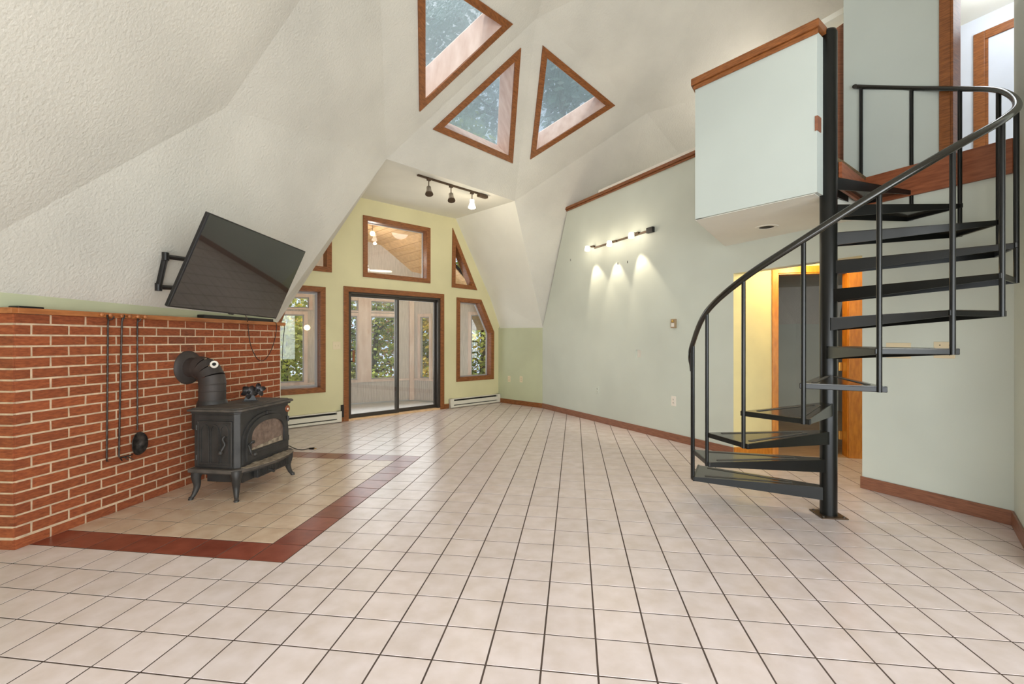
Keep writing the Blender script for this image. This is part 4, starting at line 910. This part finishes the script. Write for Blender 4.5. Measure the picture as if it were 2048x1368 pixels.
# balusters at the overlapping corners
ang = [163.0+STEP*i for i in range(12)]
zr = [1.185, 1.408, 1.593, 1.777, 1.990, 2.190, 2.367, 2.545, 2.766, 2.955, 3.140, 3.310]
for i in range(12):
    r_ = RO-.004
    zb_ = RISE*(i+1)-.03 if i < 11 else RISE*12-.03
    b0 = pol(r_, ang[i], zb_-(0 if i else .0)); b1 = pol(r_, ang[i], zr[i])
    MB().tube([b0, b1], .0125, 8).build('baluster', M['stair'], stair)
MB().tube([pol(RO, 161.2, RISE-.03), pol(RO, 161.2, 1.12)], .0125, 8).build('baluster', M['stair'], stair)
rail = [pol(RO+.0, 156.5, .985), pol(RO+.004, 157.5, 1.03), pol(RO+.012, 159.8, 1.09)]
for i in range(12):
    rail.append(pol(RO, ang[i], zr[i]+.008))
rail.append(pol(RO-.02, ang[11]+2.5, zr[11]+.02))
MB().tube(smooth(rail, 7), .021, 12, flat=.8).build('handrail', M['rail'], stair)

# ------------------------------------------------------------------ enclosed porch beyond the glass
def psub(a, b, holes_px, name, label, zt=2.18, back=False):
    fr = vframe(a, b, (0, 0)); L = (V((b[0], b[1], 0))-V((a[0], a[1], 0))).length; hs2 = []
    for (u0, u1, z0, z1) in holes_px:
        a_, b_ = fr.px(u0, 700)[0], fr.px(u1, 700)[0]; hs2.append((min(a_, b_), max(a_, b_), z0, z1))
    top = zt if isinstance(zt, list) else [(L, zt), (0, zt)]
    w = MB().holed(fr, [(0, 0), (L, 0)]+top, [[(x0, y0), (x1, y0), (x1, y1), (x0, y1)] for x0, x1, y0, y1 in hs2], 0, -.05).build(name, M['beige_board'], label=label, kind='structure')
    bb = MB(); n = int(L/.052)
    for k in range(n):
        bb.fbox(fr, k*.052+.003, k*.052+.049, .01, .40, 0, .005)
    bb.build('beadboard', M['beige_board'], w, kind='stuff')
    MB().fbox(fr, 0, L, .40, .435, 0, .03).build('sill', M['whitewash'], w)
    for (x0, x1, y0, y1) in hs2:
        c = .06
        MB().fbox(fr, x0-c, x0, y0-c*.5, y1+c, 0, .02).build('casing', M['whitewash'], w); MB().fbox(fr, x1, x1+c, y0-c*.5, y1+c, 0, .02).build('casing', M['whitewash'], w)
        MB().fbox(fr, x0, x1, y1, y1+c, 0, .02).build('casing', M['whitewash'], w); MB().fbox(fr, x0-.01, x1+.01, y0-.025, y0, -.05, .03).build('ledge', M['whitewash'], w)
        MB().holed(fr, [(x0, y0), (x1, y0), (x1, y1), (x0, y1)], [[(x0+.022, y0+.022), (x1-.022, y0+.022), (x1-.022, y1-.022), (x0+.022, y1-.022)]], -.015, -.04).build('sash', M['alu_light'], w)
        MB().fbox(fr, x0+.02, x1-.02, y0+.02, y1-.02, -.026, -.029).build('pane', M['glass'], w)
    PW[name] = w; return fr
PW = {}
Pp = [(-5.3, 7.53), (-2.05, 9.35), (-1.45, 9.02), (-.1, 9.35), (-.02, 9.15)]
zs_, zw = .45, 1.68
RS, RZ = s_of(745), 3.27
def gz(s): return RZ-.18*min(1, abs(s-RS))-max(0, abs(s-RS)-1)*.8
def gable_top(a, b):
    a, b = V((*a, 0)), V((*b, 0)); L = (b-a).length; pts = []; N_ = 14
    for k in range(N_+1):
        p = b.lerp(a, k/N_); s_ = (p-WF.o).dot(WF.U); pts.append((L*(1-k/N_), max(2.1, gz(s_)+.05)))
    return pts
psub(Pp[0], Pp[1], [(545, 608, zs_, zw), (640, 655, zs_, zw), (640, 655, 1.78, 1.98), (560, 618, 1.80, 2.0), (700, 714.5, zs_, zw), (700, 716.5, 1.78, 1.98), (742, 791, zs_, zw), (742, 791, 1.78, 1.98)], 'wall_porch_back', 'whitewashed window wall of the enclosed porch behind the sliding door', gable_top(Pp[0], Pp[1]))
psub(Pp[1], Pp[2], [(841, 859, zs_, zw)], 'wall_porch_side', 'beadboard porch wall with one narrow window seen through the right door panel', gable_top(Pp[1], Pp[2]))
psub(Pp[2], Pp[3], [(942, 977, zs_, 1.72)], 'wall_porch_right', 'beadboard porch wall seen through the five-sided window', gable_top(Pp[2], Pp[3]))
for k, (x, y) in enumerate((Pp[1], Pp[2])):
    MB().box((x, y-.03, 1.1), (.09, .09, 2.2), Matrix.Rotation(.5, 3, 'Z')).build('post', M['whitewash'], PW['wall_porch_side'])
a_ = vframe(Pp[0], Pp[1], (0, 0)); x_ = a_.px(729, 700)[0]
MB().fbox(a_, x_-.12, x_+.12, .4, 2.2, 0, .035).build('post', M['whitewash'], PW['wall_porch_back'])
pf = thing('porch_floor', (-2.2, 7.9, -.02), 'pale grey painted board floor of the porch', kind='structure')
o_ = WF.p(0, 0, -.14)
for k in range(26):
    n0, n1 = -.14-k*.1, -.14-k*.1-.095
    MB().fbox(WF, -2.6, 3.6, -.05, -.022, n0, n1).build('floor_board', M['deck'], pf)
pc = thing('porch_ceiling', WF.p(RS, RZ, -1), 'sloping knotty pine plank ceiling of the porch', kind='structure')
for k in range(-22, 22):
    a_, b_ = RS+k*.14+.006, RS+(k+1)*.14-.006; dz = R.uniform(-.002, .002)
    MB().prism([WF.p(a_, gz(a_)+dz, -.14), WF.p(b_, gz(b_)+dz, -.14), WF.p(b_, gz(b_)+.02, -.14), WF.p(a_, gz(a_)+.02, -.14)], -WF.N*2.6).build('plank', M['pine'], pc)
MB().prism([WF.p(a_, gz(a_)+.022, -.14) for a_ in (RS-3.1, RS-1, RS, RS+1, RS+3.1)]+[WF.p(a_, gz(a_)+.1, -.14) for a_ in (RS+3.1, RS+1, RS, RS-1, RS-3.1)], -WF.N*2.6).build('roof_deck', M['dark'], pc)
gl = ray(745, 467, 7.95); g_ = thing('globe_pendant', gl, 'small glowing globe lamp seen through the window above the door', 'light')
MB().lathe(gl-V((0, 0, .045)), (0, 0, 1), [(0, 0), (.006, .024), (.02, .041), (.045, .046), (.07, .038), (.085, .02), (.09, 0)], 20).build('globe', M['bulb_warm'], g_)
MB().tube([gl+V((0, 0, .045)), gl+V((0, 0, .5))], .008, 8).build('stem', M['nickel'], g_)
g2 = ray(614, 655, 8.15); g_ = thing('globe_reflection', g2, 'warm glowing globe standing in for a lamp reflection in the window left of the sliding door', 'light')  # made-up globe and arm in place of a lamp reflected in the glass
MB().lathe(g2-V((0, 0, .05)), (0, 0, 1), [(0, 0), (.006, .026), (.02, .045), (.05, .052), (.08, .04), (.095, .022), (.1, 0)], 20).build('globe', M['bulb_warm'], g_)
MB().tube([g2+V((0, 0, .04)), g2+V((-.05, .1, .06)), g2+V((-.12, .22, .06))], .01, 8).build('arm', M['nickel'], g_)
fcn = ray(728, 541, 8.0); pfn = thing('ceiling_fan', fcn, 'white ceiling fan whose blade shows in the window above the door', 'fan')
MB().lathe(fcn-V((0, 0, .05)), (0, 0, 1), [(0, .05), (.02, .09), (.08, .09), (.1, .03)], 20).build('motor', M['fan_white'], pfn); MB().tube([fcn+V((0, 0, .04)), fcn+V((0, 0, .95))], .012, 8).build('downrod', M['fan_white'], pfn)
for k in range(4):
    t = pi/2*k+.35; d_ = V((cos(t), sin(t), 0)); n_ = V((-d_.y, d_.x, .45))
    MB().prism([fcn+d_*.1-n_*.03, fcn+d_*.3-n_*.06, fcn+d_*.46-n_*.05, fcn+d_*.48, fcn+d_*.46+n_*.05, fcn+d_*.3+n_*.06, fcn+d_*.1+n_*.03], (0, 0, .008)).build('blade', M['fan_white'], pfn)

# ------------------------------------------------------------------ outdoors
gv = []; gf = []; NX = 24
for i in range(NX+1):
    for j in range(NX+1):
        x = -45+90*i/NX; y = 9.9+50*j/NX; gv.append(V((x, y, -1.2-.05*(y-10)+.5*sin(x*.4)*cos(y*.3))))
for i in range(NX):
    for j in range(NX): a_ = i*(NX+1)+j; gf.append((a_, a_+1, a_+NX+2, a_+NX+1))
mb = MB(); mb.add(gv, gf, True); mb.build('ground', M['ground'], label='wooded ground sloping away beyond the porch', kind='structure')
def tree(x, y, h, r, leafm, n, label, name='tree', seed=0, leaf=.13, low=.15, grp='trees beyond the porch', cat='tree'):
    rr = random.Random(seed); t = thing(name, (x, y, -1.5), label, cat, grp); z0 = -1.9
    lean = V((rr.uniform(-.6, .6), rr.uniform(-.6, .6), 0)); pts = [V((x, y, z0))+lean*(k/6)**2+V((rr.uniform(-.08, .08), rr.uniform(-.08, .08), (h*.86+1.9)*k/6)) for k in range(7)]
    tr = .012*h+.03; mb = MB().tube(pts, [tr*(1-.13*k) for k in range(7)], 8); cl = []
    for k in range(16):
        f_ = low+(.95-low)*k/15; i0 = min(5, int(f_*6)); p = pts[i0].lerp(pts[i0+1], f_*6-i0); a = rr.uniform(0, 2*pi); l = r*(1.15-f_*.7)*rr.uniform(.6, 1)
        e = p+V((cos(a)*l, sin(a)*l, l*rr.uniform(.1, .55))); m_ = p.lerp(e, .5)+V((0, 0, .1*l)); mb.tube([p, m_, e], [tr*.38, tr*.22, tr*.08], 5); cl += [e, m_, m_.lerp(e, .5), p.lerp(e, 1.15)]
        for s_ in range(2): e2 = m_+V((rr.uniform(-1, 1), rr.uniform(-1, 1), rr.uniform(-.2, .8)))*l*.5; mb.tube([m_, e2], [tr*.15, tr*.05], 4); cl.append(e2)
    mb.build('trunk', M['bark'], t); vs = []; fs = []
    for k in range(n):
        c = rr.choice(cl); s_ = r*.22; p = c+V((rr.gauss(0, s_), rr.gauss(0, s_), rr.gauss(0, s_*.7))); a = V((rr.gauss(0, 1), rr.gauss(0, 1), rr.gauss(0, .6))).normalized(); b = a.orthogonal().normalized(); b = (b+a.cross(b)*rr.uniform(-1, 1)).normalized()
        l = leaf*rr.uniform(.6, 1.3); q = len(vs); vs += [p-a*l*.5, p+b*l*.32, p+a*l*.6, p-b*l*.32]; fs.append((q, q+1, q+2, q+3))
    me = bpy.data.meshes.new('foliage'); me.from_pydata([tuple(v_) for v_ in vs], [], fs); me.materials.append(M[leafm])
    o = bpy.data.objects.new('foliage', me); COL.objects.link(o); o.parent = t; o.matrix_parent_inverse = Matrix.Translation(-t.location); tag(o, kind='stuff')
point('porch_globe_lamp', ray(745, 467, 7.95)-V((0, 0, .35)), 12, (1, .92, .82), .1)
spec = [(-7.2, 14.5, 7.5, 2.6, 'leaf_yellow', 4200), (-4.2, 13.6, 6.5, 2.3, 'leaf_green', 4200), (-2.6, 13.8, 6.0, 2.2, 'leaf_olive', 4200), (-.9, 14.2, 7.5, 2.4, 'leaf_green', 3800),
        (-9.5, 17.5, 9, 3, 'leaf_olive', 3800), (-6.0, 18, 8, 3, 'leaf_rust', 3000), (-3.4, 17.5, 7, 2.8, 'leaf_yellow', 3600), (.8, 15.5, 7, 2.3, 'leaf_yellow', 3000), (-5.4, 12.6, 3.2, 1.4, 'leaf_olive', 2200), (-2.0, 13.0, 2.4, 1.2, 'leaf_yellow', 2000), (-7.6, 12.9, 4.4, 1.6, 'leaf_green', 2600)]
TL = ['tall yellow autumn tree farthest left outside the left fixed window', 'green leafy tree right behind the left fixed window', 'olive-green tree behind the middle porch window of the sliding door', 'green tree behind the right panel of the sliding door',
      'distant olive-green tree at the far left', 'rust-coloured tree far behind the left fixed window', 'distant yellow tree seen past the left door panel', 'yellow tree behind the five-sided window', 'low olive-green young tree near the porch behind the left fixed window',
      'low yellow shrub-like tree close behind the porch window', 'small green tree close to the porch at the far left']
for k, (x, y, h, r, lm, n) in enumerate(spec):
    tree(x, y, h, r, lm, int(n*1.7), TL[k], seed=k+1, leaf=.13, low=.12, grp='autumn trees beyond the porch')
PL = ['dark pine behind the leftmost skylight', 'dark pine behind the lowest middle skylight', 'dark pine rising far right behind the rightmost skylight', 'smaller dark pine close behind the rightmost skylight', 'tallest and most distant dark pine above the dormer']
for k, (x, y, h, r) in enumerate(((-4.0, 16.5, 17, 3.6), (0.2, 17.5, 18, 3.8), (3.6, 18, 17, 3.6), (1.8, 13.5, 14.5, 2.6), (-2.2, 21, 21, 4))):
    tree(x, y, h, r, 'leaf_dark', 3000, PL[k], 'pine_tree', seed=40+k, leaf=.3, low=.4, grp='tall pines above the dome')
